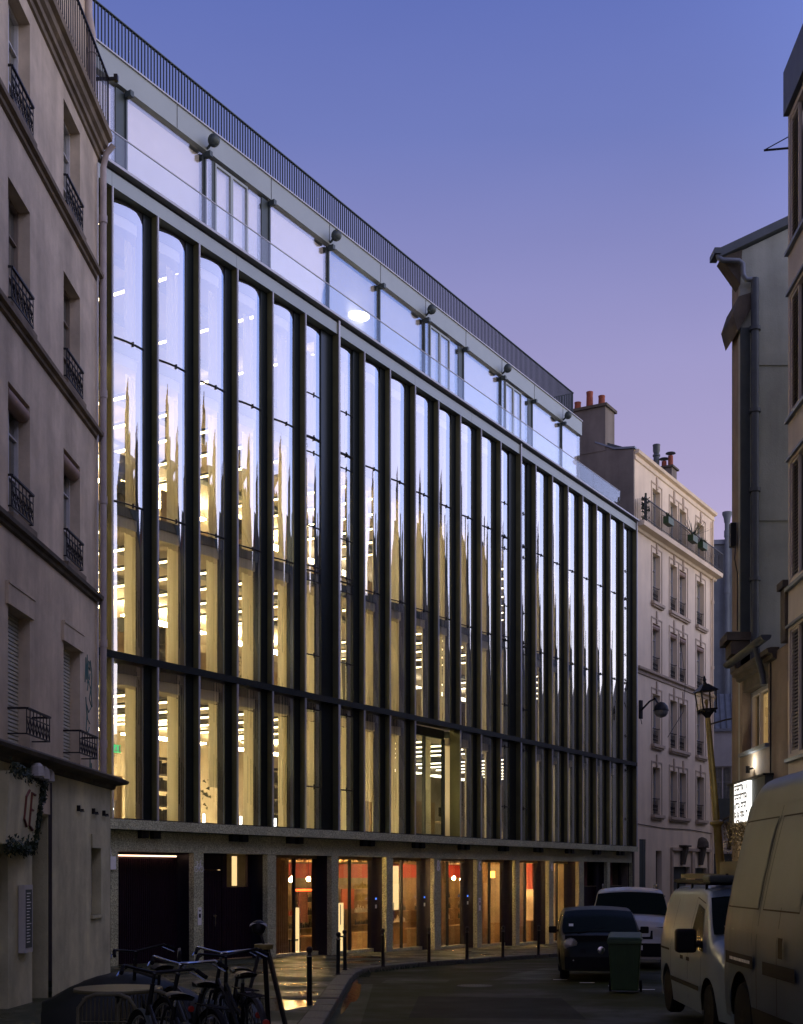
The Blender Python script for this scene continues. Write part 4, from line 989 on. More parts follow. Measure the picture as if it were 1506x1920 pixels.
mb.box(.05, 12.25, y-.02, y+.02, Z(17.2), Z(17.24)); mb.box(.05, 12.25, y-.015, y+.015, Z(16.28), Z(16.3))
for q in range(5): mb.box(.05, .07, y+.1*q, y+.1*q+.02, Z(16.2), Z(17.2)); mb.box(12.22, 12.24, y+.1*q, y+.1*q+.02, Z(16.2), Z(17.2))
part('balcony_railing', mb, 'iron', bo, kind='stuff')
for a, b, c, d in gop:
    mb = MB(); mb.quad((a, .44, Z(c)), (b, .44, Z(c)), (b, .44, Z(d)), (a, .44, Z(d))); part('opening', mb, 'wglass' if a < 5 else 'fine', bo)
mb = MB()
for i in range(13): x = 8.8+i*.16; mb.box(x, x+.09, .38, .41, Z(-3.0), Z(.3))
part('shutter_boards', mb, 'fine', bo, kind='stuff')
for (a, b) in ((.65, 1.07), (1.09, 1.5)):
    mb = MB(); mb.box(a+.02, b, .22, .26, Z(-.98), Z(1.62)); part('shutter', mb, 'fine', bo)
mb = MB(); mb.box(.4, 1.9, .05, .2, Z(-1.12), Z(-1.0)); mb.box(2.75, 3.9, .08, .2, Z(-1.08), Z(-1.0)); part('window_sill', mb, 'stonedark', bo)
mb = MB(); mb.box(5.0, 5.2, .1, .2, Z(-3.4), Z(1.3)); mb.box(8.2, 8.6, .1, .2, Z(-3.4), Z(1.2)); mb.box(11.0, 11.3, .1, .2, Z(-3.4), Z(1.2)); mb.box(5.0, 11.3, .06, .2, Z(1.2), Z(1.34)); part('portal_frame', mb, 'beigetrim', bo)
for x in (6.7, 9.6):
    mb = MB(); mb.prismx([(.2, Z(.5)), (.05, Z(.5)), (-.12, Z(1.3)), (-.12, Z(1.4)), (.2, Z(1.4))], x-.2, x+.2); mb.box(x-.4, x+.4, -.2, .2, Z(1.4), Z(1.48)); part('keystone', mb, 'stonedark', bo, bevel=.02)
    if x > 9: mb = MB(); mb.lathe([(.36, 0), (.34, .2), (.22, .4), (.05, .48)], (x, .05, Z(1.48)), 12); part('crest', mb, 'stonedark', bo, True)
mb = MB(); mb.box(.02, 1.85, .17, .199, Z(-3.3), Z(-1.0)); part('stone_base', mb, 'stonedark', bo)
mb = MB(); mb.tube([(11.6, .1, Z(18.9)), (11.6, .1, Z(-3))], .06, 8)
for h in (17, 14.5, 11, 8, 5, 2): mb.tube([(11.6, .1, Z(h)), (11.6, .1, Z(h+.15))], .08, 8)
part('downpipe', mb, 'beige', bo, True)
mb = MB().tube([(.05, .17, Z(2.35)), (4, .17, Z(2.25)), (8, .17, Z(2.3)), (11.9, .17, Z(2.2))], .018, 4); part('cable', mb, 'stonedark', bo)
mb = MB().tube([(4.5, .16, Z(6.7)), (5.2, -.4, Z(8.0)), (5.8, -.3, Z(9.6)), (6.1, .1, Z(12))], .015, 4); part('cable', mb, 'iron', bo)
mb = MB(); mb.box(5.3, 11.2, .0, .03, Z(-.72), Z(-.69)); mb.box(5.3, 11.2, .0, .03, Z(-2.6), Z(-2.57)); x = 5.3
while x < 11.2: mb.box(x, x+.018, .006, .024, Z(-2.6), Z(-.7)); x += .13
part('terrace_railing', mb, 'iron', bo, kind='stuff')
# laundry and planters
for x, c_ in ((6.2, 'fine'), (9.0, 'orangec'), (10.1, 'mark')):
    mb = MB().grid([[(x+.08*i, .02+.02*sin(i*1.7), Z(z_)) for i in range(9)] for z_ in (-1.9, -.75)])
    single('cloth', mb, c_, {'fine': 'dark cloth hanging over the street railing', 'orangec': 'orange poster cloth on the street railing', 'mark': 'white cloth beside the orange one on the railing'}[c_], 'cloth', tuple(bo.location), ROT)
def planter(x, nm, lab, spiky=False):
    r = root(nm, lab, 'plant', (bo.location.x+UX*x+UY*.42, bo.location.y+UY*x-UX*.42, Z(16.75)), ROT)
    mb = MB(); mb.box(-.38, .38, -.14, .14, -.15, .16); part('box', mb, 'bin', r); rnd = random.Random(int(x*10)); mb = MB()
    for _ in range(120 if not spiky else 40):
        a = rnd.uniform(0, 6.28); e = rnd.uniform(.2, 1.4); l = rnd.uniform(.12, .3) if not spiky else rnd.uniform(.7, 1.1); b_ = Vector((rnd.uniform(-.3, .3)*(not spiky), 0, .15)); t_ = b_+Vector((cos(a)*cos(e), sin(a)*cos(e), sin(e)))*l
        s = Vector((-sin(a), cos(a), 0))*(.03 if not spiky else .025); mb.add([b_-s, b_+s, t_+s*.3, t_-s*.3], [(0, 1, 2, 3)])
    part('foliage', mb, 'leaf', r)
planter(2.9, 'flower_box', 'green flower box hanging on the balcony rail near the office'); planter(8.2, 'flower_box', 'green flower box in the middle of the balcony rail'); planter(6.6, 'spiky_plant', 'spiky dracaena standing on the balcony', True)
mb = MB(); rnd = random.Random(3)
for _ in range(60):
    a = rnd.uniform(0, 6.28); z_ = rnd.uniform(0, 1.0); mb.add([(0, 0, z_), (.22*cos(a), .22*sin(a), z_+.05), (.2*cos(a+.5), .2*sin(a+.5), z_+.12)], [(0, 1, 2)])
mb.tube([(0, 0, 0), (0, 0, 1.3)], .05, 6); single('climbing_plant', mb, 'leaf', 'dark climbing plant at the near end of the balcony', 'plant', (bo.location.x+UX*.4+UY*.2, bo.location.y+UY*.4-UX*.2, Z(16.2)))
# wall lantern
wl = root('wall_lamp', 'round glass street lamp on a bracket at the end of the office front', 'street lamp', (OA[0]+UX*34.75+UY*.0, OA[1]+UY*34.75, 0), ROT-radians(24))
mb = MB(); mb.box(-.08, .08, -.05, .06, Z(7.15), Z(8.0)); mb.tube([(0, -.05, Z(7.55)), (.05, -.5, Z(7.9)), (.05, -.85, Z(8.0)), (.05, -1.0, Z(7.75))], .045, 8); mb.tube([(0, 0, Z(7.15)), (.03, -.04, Z(6.9))], .015, 5); part('bracket', mb, 'iron', wl, True)
mb = MB(); mb.lathe([(.04, .38), (.16, .34), (.30, .18), (.34, 0), (.34, -.03)], (.05, -1.2, Z(7.42)), 18); part('hood', mb, 'iron', wl, True)
mb = MB(); mb.lathe([(.32, -.03), (.30, -.15), (.2, -.28), (.03, -.34)], (.05, -1.2, Z(7.42)), 18); part('globe', mb, 'lampglass', wl, True)

# ================================================================== far buildings closing the street
fb = root('blue_grey_building', 'tall blue grey rendered building with a flue pipe far down the street', 'building', (19.4, 80, 0), radians(-8))
mb = MB(); mb.box(0, 9, 0, 9, Z(-6), Z(20.6)); part('wall', mb, 'bluegrey', fb); mb = MB(); mb.box(-.15, 9, -.12, 9, Z(20.62), Z(20.9)); part('parapet', mb, 'zinc', fb)
mb = MB(); mb.tube([(.9, -.25, Z(2)), (.9, -.25, Z(21.9))], .15, 12)
for h in (6, 10, 14, 17.5, 21): mb.tube([(.9, -.25, Z(h)), (.9, -.25, Z(h+.4))], .19, 12)
mb.lathe([(.18, 0), (.22, .3), (.30, .5), (.30, .65)], (.9, -.25, Z(21.9)), 12); part('flue_pipe', mb, 'bluegrey', fb, True)
fw = root('small_white_house', 'low white house with a ribbed zinc roof at the end of the street', 'house', (17.0, 73.5, 0), radians(-12))
mb = wallmesh(0, 6, -6, 8.2, [(.9, 1.9, 3.2, 6.2), (.9, 2.2, -2, 1.2)], .2, 0); part('wall', mb, 'farwhite', fw)
window(fw, .9, 1.9, 3.2, 6.2, 0, 'frame', .2); 
mb = MB(); mb.quad((.9, .19, Z(-2)), (2.2, .19, Z(-2)), (2.2, .19, Z(1.2)), (.9, .19, Z(1.2))); part('opening', mb, 'fine', fw)
mb = MB().hexa([(-.1, -.15, Z(8.2)), (6, -.15, Z(8.2)), (6, 3, Z(10.6)), (-.1, 3, Z(10.6)), (-.1, -.15, Z(8.35)), (6, -.15, Z(8.35)), (6, 3, Z(10.75)), (-.1, 3, Z(10.75))]); rf = part('roof', mb, 'zinc', fw)
mb = MB()
for i in range(14): x = -.05+i*.33; mb.hexa([(x, -.16, Z(8.36)), (x+.05, -.16, Z(8.36)), (x+.05, 3, Z(10.76)), (x, 3, Z(10.76)), (x, -.16, Z(8.42)), (x+.05, -.16, Z(8.42)), (x+.05, 3, Z(10.82)), (x, 3, Z(10.82))])
part('roof_rib', mb, 'slate', rf, kind='stuff')
mb = MB(); mb.box(.7, 6, -1.0, 0, Z(2.95), Z(3.15)); mb.box(.7, .76, -1, 0, Z(3.15), Z(4.1)); mb.box(.7, 6, -1.0, -.96, Z(3.15), Z(4.3)); part('balcony', mb, 'fine', fw)
mb = MB(); mb.box(6, 30, 0, 10, Z(-6), Z(12)); part('rear_wing', mb, 'farwhite', fw)
mb = MB(); mb.box(1.0, 6, -.9, -.1, Z(-.2), Z(0)); mb.box(.4, .55, -.3, 0, Z(-6), Z(-.2)); part('awning', mb, 'slate', fw)

# ================================================================== right side of the street (local x runs towards the camera)
def rroot(name, label, cat, x, y, dirx, diry):      # wall runs from (x,y) in direction (dirx,diry), outward = left of travel... towards street
    return root(name, label, cat, (x, y, 0), atan2(diry, dirx))
ln = sqrt(1+.04875**2)
r1 = rroot('shuttered_building', 'pale panelled building with louvred shutters at the right edge', 'apartment building', 6.92, 22.9, -.04875, -1)
rb = [(11.20, 13.45), (8.22, 10.28), (5.22, 7.32), (2.15, 4.35)]
ops = [(.10+3.0*i, 2.3+3.0*i, c, d) for i in range(10) for c, d in rb]
part('wall', wallmesh(0, 36, -3, 13.55, ops, .16), 'rwall', r1)
mb = MB(); mb.box(0, 36, .4, .5, Z(-3), Z(13.5)); mb.box(-.02, 0, 0.002, 8, Z(-3), Z(14.0)); mb.box(0, 36, 8, 8.2, Z(-3), Z(14)); part('side_wall', mb, 'rwall', r1)
for (a, b, c, d) in ops:
    far = a > 4
    for q, (p0, p1) in enumerate(((a+.02, a+.54), (b-.54, b-.02))):
        if far and q: continue
        mb = MB(); mb.box(p0, p0+.04, .02, .07, Z(c), Z(d)); mb.box(p1-.04, p1, .02, .07, Z(c), Z(d)); mb.box(p0+.04, p1-.04, .02, .07, Z(c), Z(c+.05)); mb.box(p0+.04, p1-.04, .02, .07, Z(d-.05), Z(d)); sh = part('shutter', mb, 'rwall', r1)
        if not far:
            mb = MB(); z_ = c+.06
            while z_ < d-.09: mb.prismx([(.025, Z(z_)), (.06, Z(z_+.045)), (.066, Z(z_+.04)), (.031, Z(z_-.005))], p0+.04, p1-.04); z_ += .062
            part('louvres', mb, 'louvre', sh, kind='stuff')
        mb = MB(); mb.quad((p0, .08, Z(c)), (p1, .08, Z(c)), (p1, .08, Z(d)), (p0, .08, Z(d))); part('backing', mb, 'black', sh)
    window(r1, a+.55, b-.55, c, d, 0, 'frame', .14)
for h in (11.06, 8.06, 5.06, 2.0):
    mb = MB(); mb.box(-.02, 36, -.07, -.002, Z(h), Z(h+.06)); part('sill_course', mb, 'zinc', r1)
for h in (10.34, 7.38, 4.4):
    mb = MB(); mb.box(-.02, 36, -.05, -.002, Z(h), Z(h+.045)); part('sill_course', mb, 'zinc', r1)
x = 0
for i in range(12):
    mb = MB(); mb.box(i*3.0+.004, i*3.0+2.996, -.09, .2, Z(13.56), Z(14.35)); part('roof_panel', mb, 'slate', r1)
mb = MB(); mb.tube([(-.05, -.42, Z(13.0)), (0, 0, Z(13.0))], .02, 5); mb.tube([(-.05, -.42, Z(13.0)), (0, 0, Z(13.2))], .01, 4); part('bracket', mb, 'iron', r1)

# gable building behind, with its low street wing
r2 = root('gable_building', 'grey rendered house with a blind gable wall and a rainwater pipe', 'house', (7.06, 26.7, 0), 0)
mb = MB().add([(0, 0, Z(-3)), (6, 0, Z(-3)), (6, 0, Z(15.85)), (0, 0, Z(13.0)), (0, .12, Z(-3)), (6, .12, Z(-3)), (6, .12, Z(15.85)), (0, .12, Z(13.0))], [(0, 1, 2, 3), (7, 6, 5, 4), (0, 3, 7, 4), (3, 2, 6, 7), (1, 5, 6, 2), (0, 4, 5, 1)])
part('gable_wall', mb, 'gable', r2)
mb = MB(); mb.prism([(-.001, .001), (0.06, .88), (4.5, 8.6), (12, 4.5), (6, .12)], Z(-3), Z(12.85)); part('wall', mb, 'ochre', r2)
mb = MB(); mb.prism([(-.35, .0), (-.10, .5), (4.2, 8.8), (4.9, 8.6), (.3, .6), (-.002, .13), (-.01, 0)], Z(12.87), Z(12.95)); mb.add([(-.40, -.03, Z(12.86)), (.04, -.03, Z(13.03)), (.0, -.03, Z(12.3)), (-.40, .35, Z(12.86)), (.04, .35, Z(13.03)), (.0, .35, Z(12.3))], [(0, 1, 2), (5, 4, 3), (0, 2, 5, 3), (0, 3, 4, 1), (1, 4, 5, 2)]); part('eaves_soffit', mb, 'stonedark', r2)
mb = MB().hexa([(-.45, -.12, Z(12.84)), (6.1, -.12, Z(15.93)), (6.1, 9, Z(15.93)), (.1, 1.2, Z(12.84)), (-.45, -.12, Z(13.02)), (6.1, -.12, Z(16.1)), (6.1, 9, Z(16.1)), (.1, 1.2, Z(13.02))]); part('roof', mb, 'slate', r2)
mb = MB(); mb.prismx([(-.14, Z(12.9)), (-.14, Z(13.02)), (.3, Z(13.02)), (.3, Z(12.9))], -.56, -.42); part('gutter', mb, 'slate', r2)
mb = MB(); mb.tube([(-.47, -.05, Z(12.92)), (-.46, -.06, Z(12.84)), (-.38, -.10, Z(12.77)), (-.05, -.12, Z(12.75)), (.03, -.12, Z(12.68)), (.04, -.12, Z(12.45)), (.10, -.12, Z(12.36)), (.22, -.12, Z(12.36))], .055, 10); part('gutter_pipe', mb, 'zinc', r2, True)
mb = MB(); mb.tube([(.28, -.12, Z(12.38)), (.28, -.12, Z(4.2))], .085, 12)
for h in (11.3, 9.6, 7.95, 6.1): mb.tube([(.28, -.12, Z(h)), (.28, -.12, Z(h+.08))], .12, 12)
part('downpipe', mb, 'slate', r2, True)
mb = MB(); q6 = [(-.17, 11.66), (-.05, 12.02), (.20, 12.10), (.20, 11.75), (.03, 11.46), (-.07, 11.29), (-.13, 11.5)]
mb.add([(x, -.10, Z(z_)) for x, z_ in q6]+[(x, .9, Z(z_)) for x, z_ in q6], [tuple(range(7)), tuple(range(13, 6, -1))]+[(i, (i+1) % 7, 7+(i+1) % 7, 7+i) for i in range(7)])
part('cornice_end', mb, 'stonedark', r2)
for h in (10.86, 7.62):
    mb = MB(); mb.box(.3, 3, -.03, -.002, Z(h-.24), Z(h)); part('render_band', mb, 'gable', r2)
mb = MB(); mb.box(0, .2, -.04, -.003, Z(4), Z(11.4)); part('quoin', mb, 'fine', r2)
mb = MB(); mb.box(-.14, -.02, .2, .34, Z(6.9), Z(7.4)); mb.tube([(-.06, .1, Z(6.9)), (-.1, .05, Z(6.6)), (-.04, .05, Z(6.3)), (-.04, .05, Z(5.1))], .015, 5); part('junction_box', mb, 'iron', r2)
mb = MB(); mb.prism([(-.30, -.1), (-.2, .9), (.2, .8), (.2, -.1)], Z(4.88), Z(5.05)); mb.prism([(-.2, -.05), (-.1, .8), (.2, .8), (.2, -.05)], Z(4.6), Z(4.878)); mb.prism([(-.1, -.04), (0, .8), (.2, .8), (.2, -.04)], Z(4.3), Z(4.598)); part('cornice_end', mb, 'stonedark', r2)

lw = rroot('low_shop_wing', 'low ochre shop wing with a lit window above a dark shop fascia', 'shop', 7.06, 26.7, -.14, -3.79)
wo = [(.22, 2.35, 2.5, 4.05)]
part('wall', wallmesh(0, 3.78, -3, 4.15, wo, .30), 'ochre', lw)
mb = MB(); mb.box(0, 3.78, .9, 1.0, Z(-3), Z(4.2)); mb.prismx([(0.001, Z(4.152)), (4, Z(4.152)), (4, Z(5.2))], 0, 3.78); part('roof', mb, 'slate', lw)
mb = MB(); 
a, b, c, d = wo[0]
for (p, q) in ((a, a+.10), (a+.68, a+.76), (a+1.42, a+1.52), (b-.06, b)): mb.box(p, q, .18, .25, Z(c), Z(3.72))
mb.box(a, b, .18, .25, Z(3.66), Z(3.75)); mb.box(a, b, .18, .25, Z(c), Z(c+.07)); wf = part('window', mb, 'frame', lw)
mb = MB(); mb.quad((a, .23, Z(c)), (b, .23, Z(c)), (b, .23, Z(3.7)), (a, .23, Z(3.7))); part('pane', mb, 'flatglass', wf)
rows = [[(a+(b-a)*j/40, .42+.03*sin(j*1.3), Z(z_)) for j in range(41)] for z_ in (c, 3.7)]; mb = MB().grid(rows); part('lit_curtain', mb, 'yellowlit', wf, True)
mb = MB(); mb.box(a, b, .02, .28, Z(3.76), Z(4.04)); part('blind_box', mb, 'stonedark', lw)
mb = MB(); mb.box(a-.05, b+.1, -.08, .1, Z(c-.07), Z(c)); part('window_sill', mb, 'zinc', lw)
molding(lw, -.02, 3.0, 4.0, 0, [(0, 0), (.07, .03), (.09, .10), (.16, .12), (.18, .2), (.1, .22)], 'stonedark', 'cornice')
mb = MB(); P = [(-.35+.09*cos(pi+pi*j/8)*1.0, Z(4.42)+.09*sin(pi+pi*j/8)) for j in range(9)]
mb.prismx([(-.22+.1*cos(pi+pi*j/10), Z(4.42)+.1*sin(pi+pi*j/10)) for j in range(11)]+[(-.14, Z(4.43)), (-.3, Z(4.43))], -.15, 3.1); part('gutter', mb, 'slate', lw, True)
mb = MB().tube([(2.35, -.22, Z(4.33)), (2.35, -.18, Z(4.1)), (2.3, -.10, Z(3.85)), (2.38, -.09, Z(3.6))], .06, 10); part('gutter_pipe', mb, 'slate', lw, True)
mb = MB(); mb.box(3.45, 3.78, -.05, .3, Z(4.2), Z(5.15)); mb.box(3.38, 3.8, -.1, .3, Z(5.15), Z(5.28)); part('chimney_stub', mb, 'stonedark', lw)
mb = MB(); mb.box(-.25, 2.75, -.16, -.004, Z(1.12), Z(1.86)); fs = part('shop_fascia', mb, 'fine', lw)
mb = MB(); mb.box(-.3, 2.8, -.2, -.004, Z(1.862), Z(1.9)); part('fascia_trim', mb, 'iron', lw)
mb = MB().tube([(2.62, -.02, Z(4.0)), (2.62, -.02, Z(1.9))], .015, 5); part('cable', mb, 'iron', lw)
mb = MB(); mb.box(-.1, .9, -.02, -.004, Z(-2.6), Z(1.1)); mb.box(.9, 2.7, -.01, -.004, Z(-2.6), Z(1.1)); part('shopfront', mb, 'beigetrim', lw)
# glowing openwork plaque: a backlit panel cut by a dark lattice of letter-like strokes
pl = rroot('glowing_sign', 'brightly lit white plaque with a dark lattice of strokes on the shop fascia', 'sign', 7.06, 26.7, -.14, -3.79)
mb = MB(); mb.box(.55, 1.75, -.24, -.165, Z(1.06), Z(1.84)); part('light_box', mb, 'signw', pl)
mb = MB(); rnd = random.Random(11); y = -.245
for r_ in range(4):
    x = .62; z0 = 1.12+.18*r_
    while x < 1.66:
        w_ = rnd.uniform(.05, .14); k_ = rnd.randint(0, 3)
        if k_ != 1: mb.box(x, x+w_, y-.006, y, Z(z0+.11), Z(z0+.15))
        if k_ != 2: mb.box(x, x+.035, y-.006, y, Z(z0+.02), Z(z0+.12))
        if k_ > 1: mb.box(x+.02, x+w_, y-.006, y, Z(z0+.04), Z(z0+.075))
        x += w_+.035
part('lattice', mb, 'black', pl)
mb = MB(); mb.tube([(1.25, -.02, Z(2.12)), (1.25, -.12, Z(2.10))], .02, 6); mb.tube([(1.25, -.13, Z(2.02)), (1.25, -.13, Z(2.16))], .04, 10); part('spotlight', mb, 'iron', pl, True)
sl = bpy.data.lights.new('spot', 'POINT'); sl.energy = 14; sl.shadow_soft_size = .03; sl.color = (1, .97, .92)
so_ = bpy.data.objects.new('sign_spot', sl); COL.objects.link(so_); so_.parent = pl; so_.location = (1.25, -.16, Z(2.22))
# fairy lights and dry foliage under the fascia
fl = MB(); rnd = random.Random(9)
for _ in range(700):
    x = rnd.uniform(-.2, 1.6); z_ = 1.08-abs(rnd.gauss(0, .32)); y = -.12-rnd.uniform(0, .2); a = rnd.uniform(0, 6.28); l = .05
    fl.add([(x, y, Z(z_)), (x+l*cos(a), y, Z(z_)+l*sin(a)), (x+l*cos(a+.8), y-.02, Z(z_)+l*sin(a+.8))], [(0, 1, 2)])
o = single('hanging_garland', fl, 'drylf', 'dry leafy garland hanging below the lit shop sign', 'garland', tuple(lw.location), lw.rotation_euler.z, kind='stuff')
fl = MB()
for _ in range(70):
    x = rnd.uniform(-.2, 1.5); z_ = rnd.uniform(-.3, 1.0); fl.box(x, x+.007, -.32, -.313, Z(z_), Z(z_)+.007)
single('fairy_lights', fl, 'fairy', 'tiny warm fairy lights strung in the garland under the sign', 'lights', tuple(lw.location), lw.rotation_euler.z, kind='stuff')

# further houses along the right side (mirrored in the office glass)
def opp(t0, t1, top, lab, mat, dorm):
    # wall runs back towards the camera along -u ; outward faces the office
    x1, y1 = 7.9+UX*t1, 28.4+UY*t1
    r = root('apartment_building', lab, 'apartment building', (x1, y1, 0), ROT+pi)
    Lw = t1-t0; n = int(Lw/2.4); ops = []
    for i in range(n):
        for h in (-.5, 2.8, 5.9, 9.0, 12.1):
            if h+1.9 < top-.4: ops.append((.7+i*Lw/n, 1.7+i*Lw/n, h, h+1.9))
    part('wall', wallmesh(0, Lw, -3.5, top, ops, .25), mat, r)
    mb = MB(); mb.box(0, Lw, .26, 9, Z(-3.5), Z(top)); part('core', mb, 'black', r)
    mb = MB().prismx([(-.2, Z(top)), (1.5, Z(top+2.2)), (5, Z(top+3)), (9, Z(top))], 0, Lw); part('roof', mb, 'slate', r)
    for d in dorm:
        mb = MB(); mb.box(d, d+.9, 1.2, 3.6, Z(top+.5), Z(top+4.4)); c = part('chimney', mb, 'party', r)
        for q in range(4): mb = MB(); mb.tube([(d+.45, 1.5+.55*q, Z(top+4.4)), (d+.45, 1.5+.55*q, Z(top+5.1))], .14, 8); part('chimney_pot', mb, 'pot', c, True)
    for d in [.8+1.7*q for q in range(int(Lw/1.7))]:
        hh = 1.2+1.6*abs(sin(d*7.1+t0)); k_ = int(d*10+t0) % 3
        mb = MB()
        if k_ == 0: mb.box(d, d+.5, .6, 1.6, Z(top+.3), Z(top+hh+1.0)); nm = 'chimney'
        elif k_ == 1: mb.tube([(d, 1.2, Z(top+.5)), (d, 1.2, Z(top+hh+2.6))], .025, 4); mb.tube([(d-.4, 1.2, Z(top+hh+2.2)), (d+.4, 1.2, Z(top+hh+2.2))], .02, 4); nm = 'antenna'
        else: mb.prismx([(.1, Z(top+.1)), (.1, Z(top+1.5)), (.7, Z(top+2.1)), (1.6, Z(top+1.6)), (1.6, Z(top+.1))], d, d+.95); nm = 'dormer'
        part(nm, mb, 'party' if k_ == 0 else 'slate', r)
    for (a, b, c, d) in ops[::1]:
        mb = MB(); mb.box(a, b, .18, .24, Z(c), Z(d)); part('window', mb, 'wglass', r)
opp(2.0, 12, 13.0, 'stone house opposite the office, first of the mirrored row', 'beigetrim', (1.0, 8.2))
opp(12.2, 20, 10.0, 'lower ochre house opposite the office, second of the mirrored row', 'ochre', (3.0,))
opp(20.2, 34, 14.5, 'pale tall house opposite the office, third of the mirrored row', 'farwhite', (.5, 12.0))
opp(34.2, 44, 11.5, 'grey house opposite the beige building', 'gable', (5,))
# ================================================================== vehicles
def interp(x, P):
    if x <= P[0][0]: return P[0][1]
    for (a, u), (b, v) in zip(P, P[1:]):
        if x <= b: return u+(v-u)*(x-a)/(b-a) if b > a else v
    return P[-1][1]
class Car:
    """x forward (rear=0..L), y left, z up"""
    def __init__(s, L_, W_, top, zb, belt, tum, plan, arches, r=.14, crown=.04):
        s.L, s.W, s.top, s.zb, s.belt, s.tum, s.plan, s.ar, s.r, s.crown = L_, W_, top, zb, belt, tum, plan, arches, r, crown
    def hw(s, x, z):
        w = s.W/2*interp(x, s.plan)
        w -= s.tum*max(0, z-s.belt)**1.25
        w -= .05*max(0, (s.zb+.25-z))/.25*.5
        return w
    def bot(s, x):
        z = s.zb
        for xc, R, wz in s.ar:
            d = abs(x-xc)
            if d < R: z = max(z, wz+sqrt(R*R-d*d))
        return z
    def section(s, x):
        zt = interp(x, s.top); zb = min(s.bot(x), zt-.02); r = min(s.r, (zt-zb)*.45); P = []
        for j in range(13):
            z = zb+(zt-r-zb)*j/12; P.append((s.hw(x, z), z))
        w = s.hw(x, zt-r)
        for j in range(1, 6):
            a = pi/2*j/5; P.append((w-r*(1-cos(a)), zt-r+r*sin(a)))
        for j in range(1, 6): y = (w-r)*(1-j/5); P.append((y, zt+s.crown*(1-(y/(w-r+1e-6))**2)))
        return P
    def body(s):
        xs = {0, s.L}; xs |= {p[0] for p in s.top}
        n = 70
        for i in range(n+1): xs.add(s.L*i/n)
        for xc, R, wz in s.ar:
            for j in range(-12, 13): xs.add(xc+R*sin(j/12*pi/2))
        xs = sorted(x for x in xs if 0 <= x <= s.L); rows = []
        for x in xs:
            P = s.section(x); rows.append([(x, y, z) for y, z in P]+[(x, -y, z) for y, z in reversed(P[:-1])])
        mb = MB().grid(rows)
        m = len(rows[0])
        mb.add(rows[0], [tuple(range(m))]); mb.add(rows[-1], [tuple(range(m-1, -1, -1))])
        return mb
    def screen(s, x0, x1, f=.93, off=.008, n=10, squeeze=1.0, z0=None):
        rows = []
        for i in range(n+1):
            x = x0+(x1-x0)*i/n; zt = interp(x, s.top); r = min(s.r, .14); w = (s.hw(x, zt-r)-r*.35)*f*squeeze
            rows.append([(x+off*.8, w*(2*j/n-1), zt+s.crown*(1-(2*j/n-1)**2)+off) for j in range(n+1)])
        return MB().grid(rows)
    def side(s, quad, side=1, off=.006, n=8):
        (ax, az), (bx, bz), (cx, cz), (dx, dz) = quad; rows = []
        for i in range(n+1):
            u = i/n; row = []
            for j in range(n+1):
                v = j/n; x = (ax*(1-u)+bx*u)*(1-v)+(dx*(1-u)+cx*u)*v; z = (az*(1-u)+bz*u)*(1-v)+(dz*(1-u)+cz*u)*v
                row.append((x, side*(s.hw(x, z)+off), z))
            rows.append(row)
        return MB().grid(rows)
    def frontx(s, z):                    # x of the nose surface at height z
        P = sorted(((zz, xx) for xx, zz in s.top if xx > s.L*.6), key=lambda q: q[0]); return interp(z, P)
    def front(s, y0, y1, z0, z1, off=.012, n=6, bend=.0):
        return MB().grid([[(s.frontx(z0+(z1-z0)*i/n)+off-bend*((y0+(y1-y0)*j/n)/(s.W/2))**2, y0+(y1-y0)*j/n, z0+(z1-z0)*i/n) for j in range(n+1)] for i in range(n+1)])
def wheel(par, x, y, r, w=.2, dark=False):
    sgn = 1 if y > 0 else -1
    mb = MB(); mb.lathe([(r*.62, -w/2), (r*.92, -w/2), (r, -w*.32), (r, w*.32), (r*.92, w/2), (r*.62, w/2)], (x, y-sgn*w/2, r), 28, 'y'); t = part('wheel', mb, 'rubber', par, True)
    m2 = MB(); m2.lathe([(r*.64, -.02), (r*.62, .03), (r*.54, .01)], (x, y-sgn*.04, r), 24, 'y'); m2.lathe([(.07, -.03), (.06, .02)], (x, y-sgn*.03, r), 12, 'y')
    for q in range(5):
        a = 2*pi*q/5+.3; c_, s_ = cos(a), sin(a); yy = y-sgn*.03
        m2.add([(x+.05*c_-.035*s_, yy, r+.05*s_+.035*c_), (x+.05*c_+.035*s_, yy, r+.05*s_-.035*c_), (x+r*.6*c_+.03*s_, yy, r+r*.6*s_-.03*c_), (x+r*.6*c_-.03*s_, yy, r+r*.6*s_+.03*c_),
                (x+.05*c_-.035*s_, yy-sgn*.03, r+.05*s_+.035*c_), (x+.05*c_+.035*s_, yy-sgn*.03, r+.05*s_-.035*c_), (x+r*.6*c_+.03*s_, yy-sgn*.03, r+r*.6*s_-.03*c_), (x+r*.6*c_-.03*s_, yy-sgn*.03, r+r*.6*s_+.03*c_)],
               [(0, 1, 2, 3), (7, 6, 5, 4), (0, 4, 5, 1), (1, 5, 6, 2), (2, 6, 7, 3), (3, 7, 4, 0)])
    part('rim', m2, 'plastic' if dark else 'alloy', t, True, ang=30)
    mb = MB(); mb.lathe([(r*.6, -.02), (r*.6, .02)], (x, y-sgn*.09, r), 18, 'y'); part('brake_disc', mb, 'plastic', t)
def mirror(par, x, y, z, w, h, d, mat='plastic'):
    sgn = 1 if y > 0 else -1; mb = MB(); prof = [(0, 0), (.25, .02), (1, .12)]
    mb.box(x-d/2, x+d/2, min(y+sgn*.06, y+sgn*(.06+w)), max(y+sgn*.06, y+sgn*(.06+w)), z, z+h); mb.box(x-.03, x+.05, min(y-sgn*.02, y+sgn*.08), max(y-sgn*.02, y+sgn*.08), z+h*.2, z+h*.5)
    part('door_mirror', mb, mat, par, True, bevel=.045, ang=30)
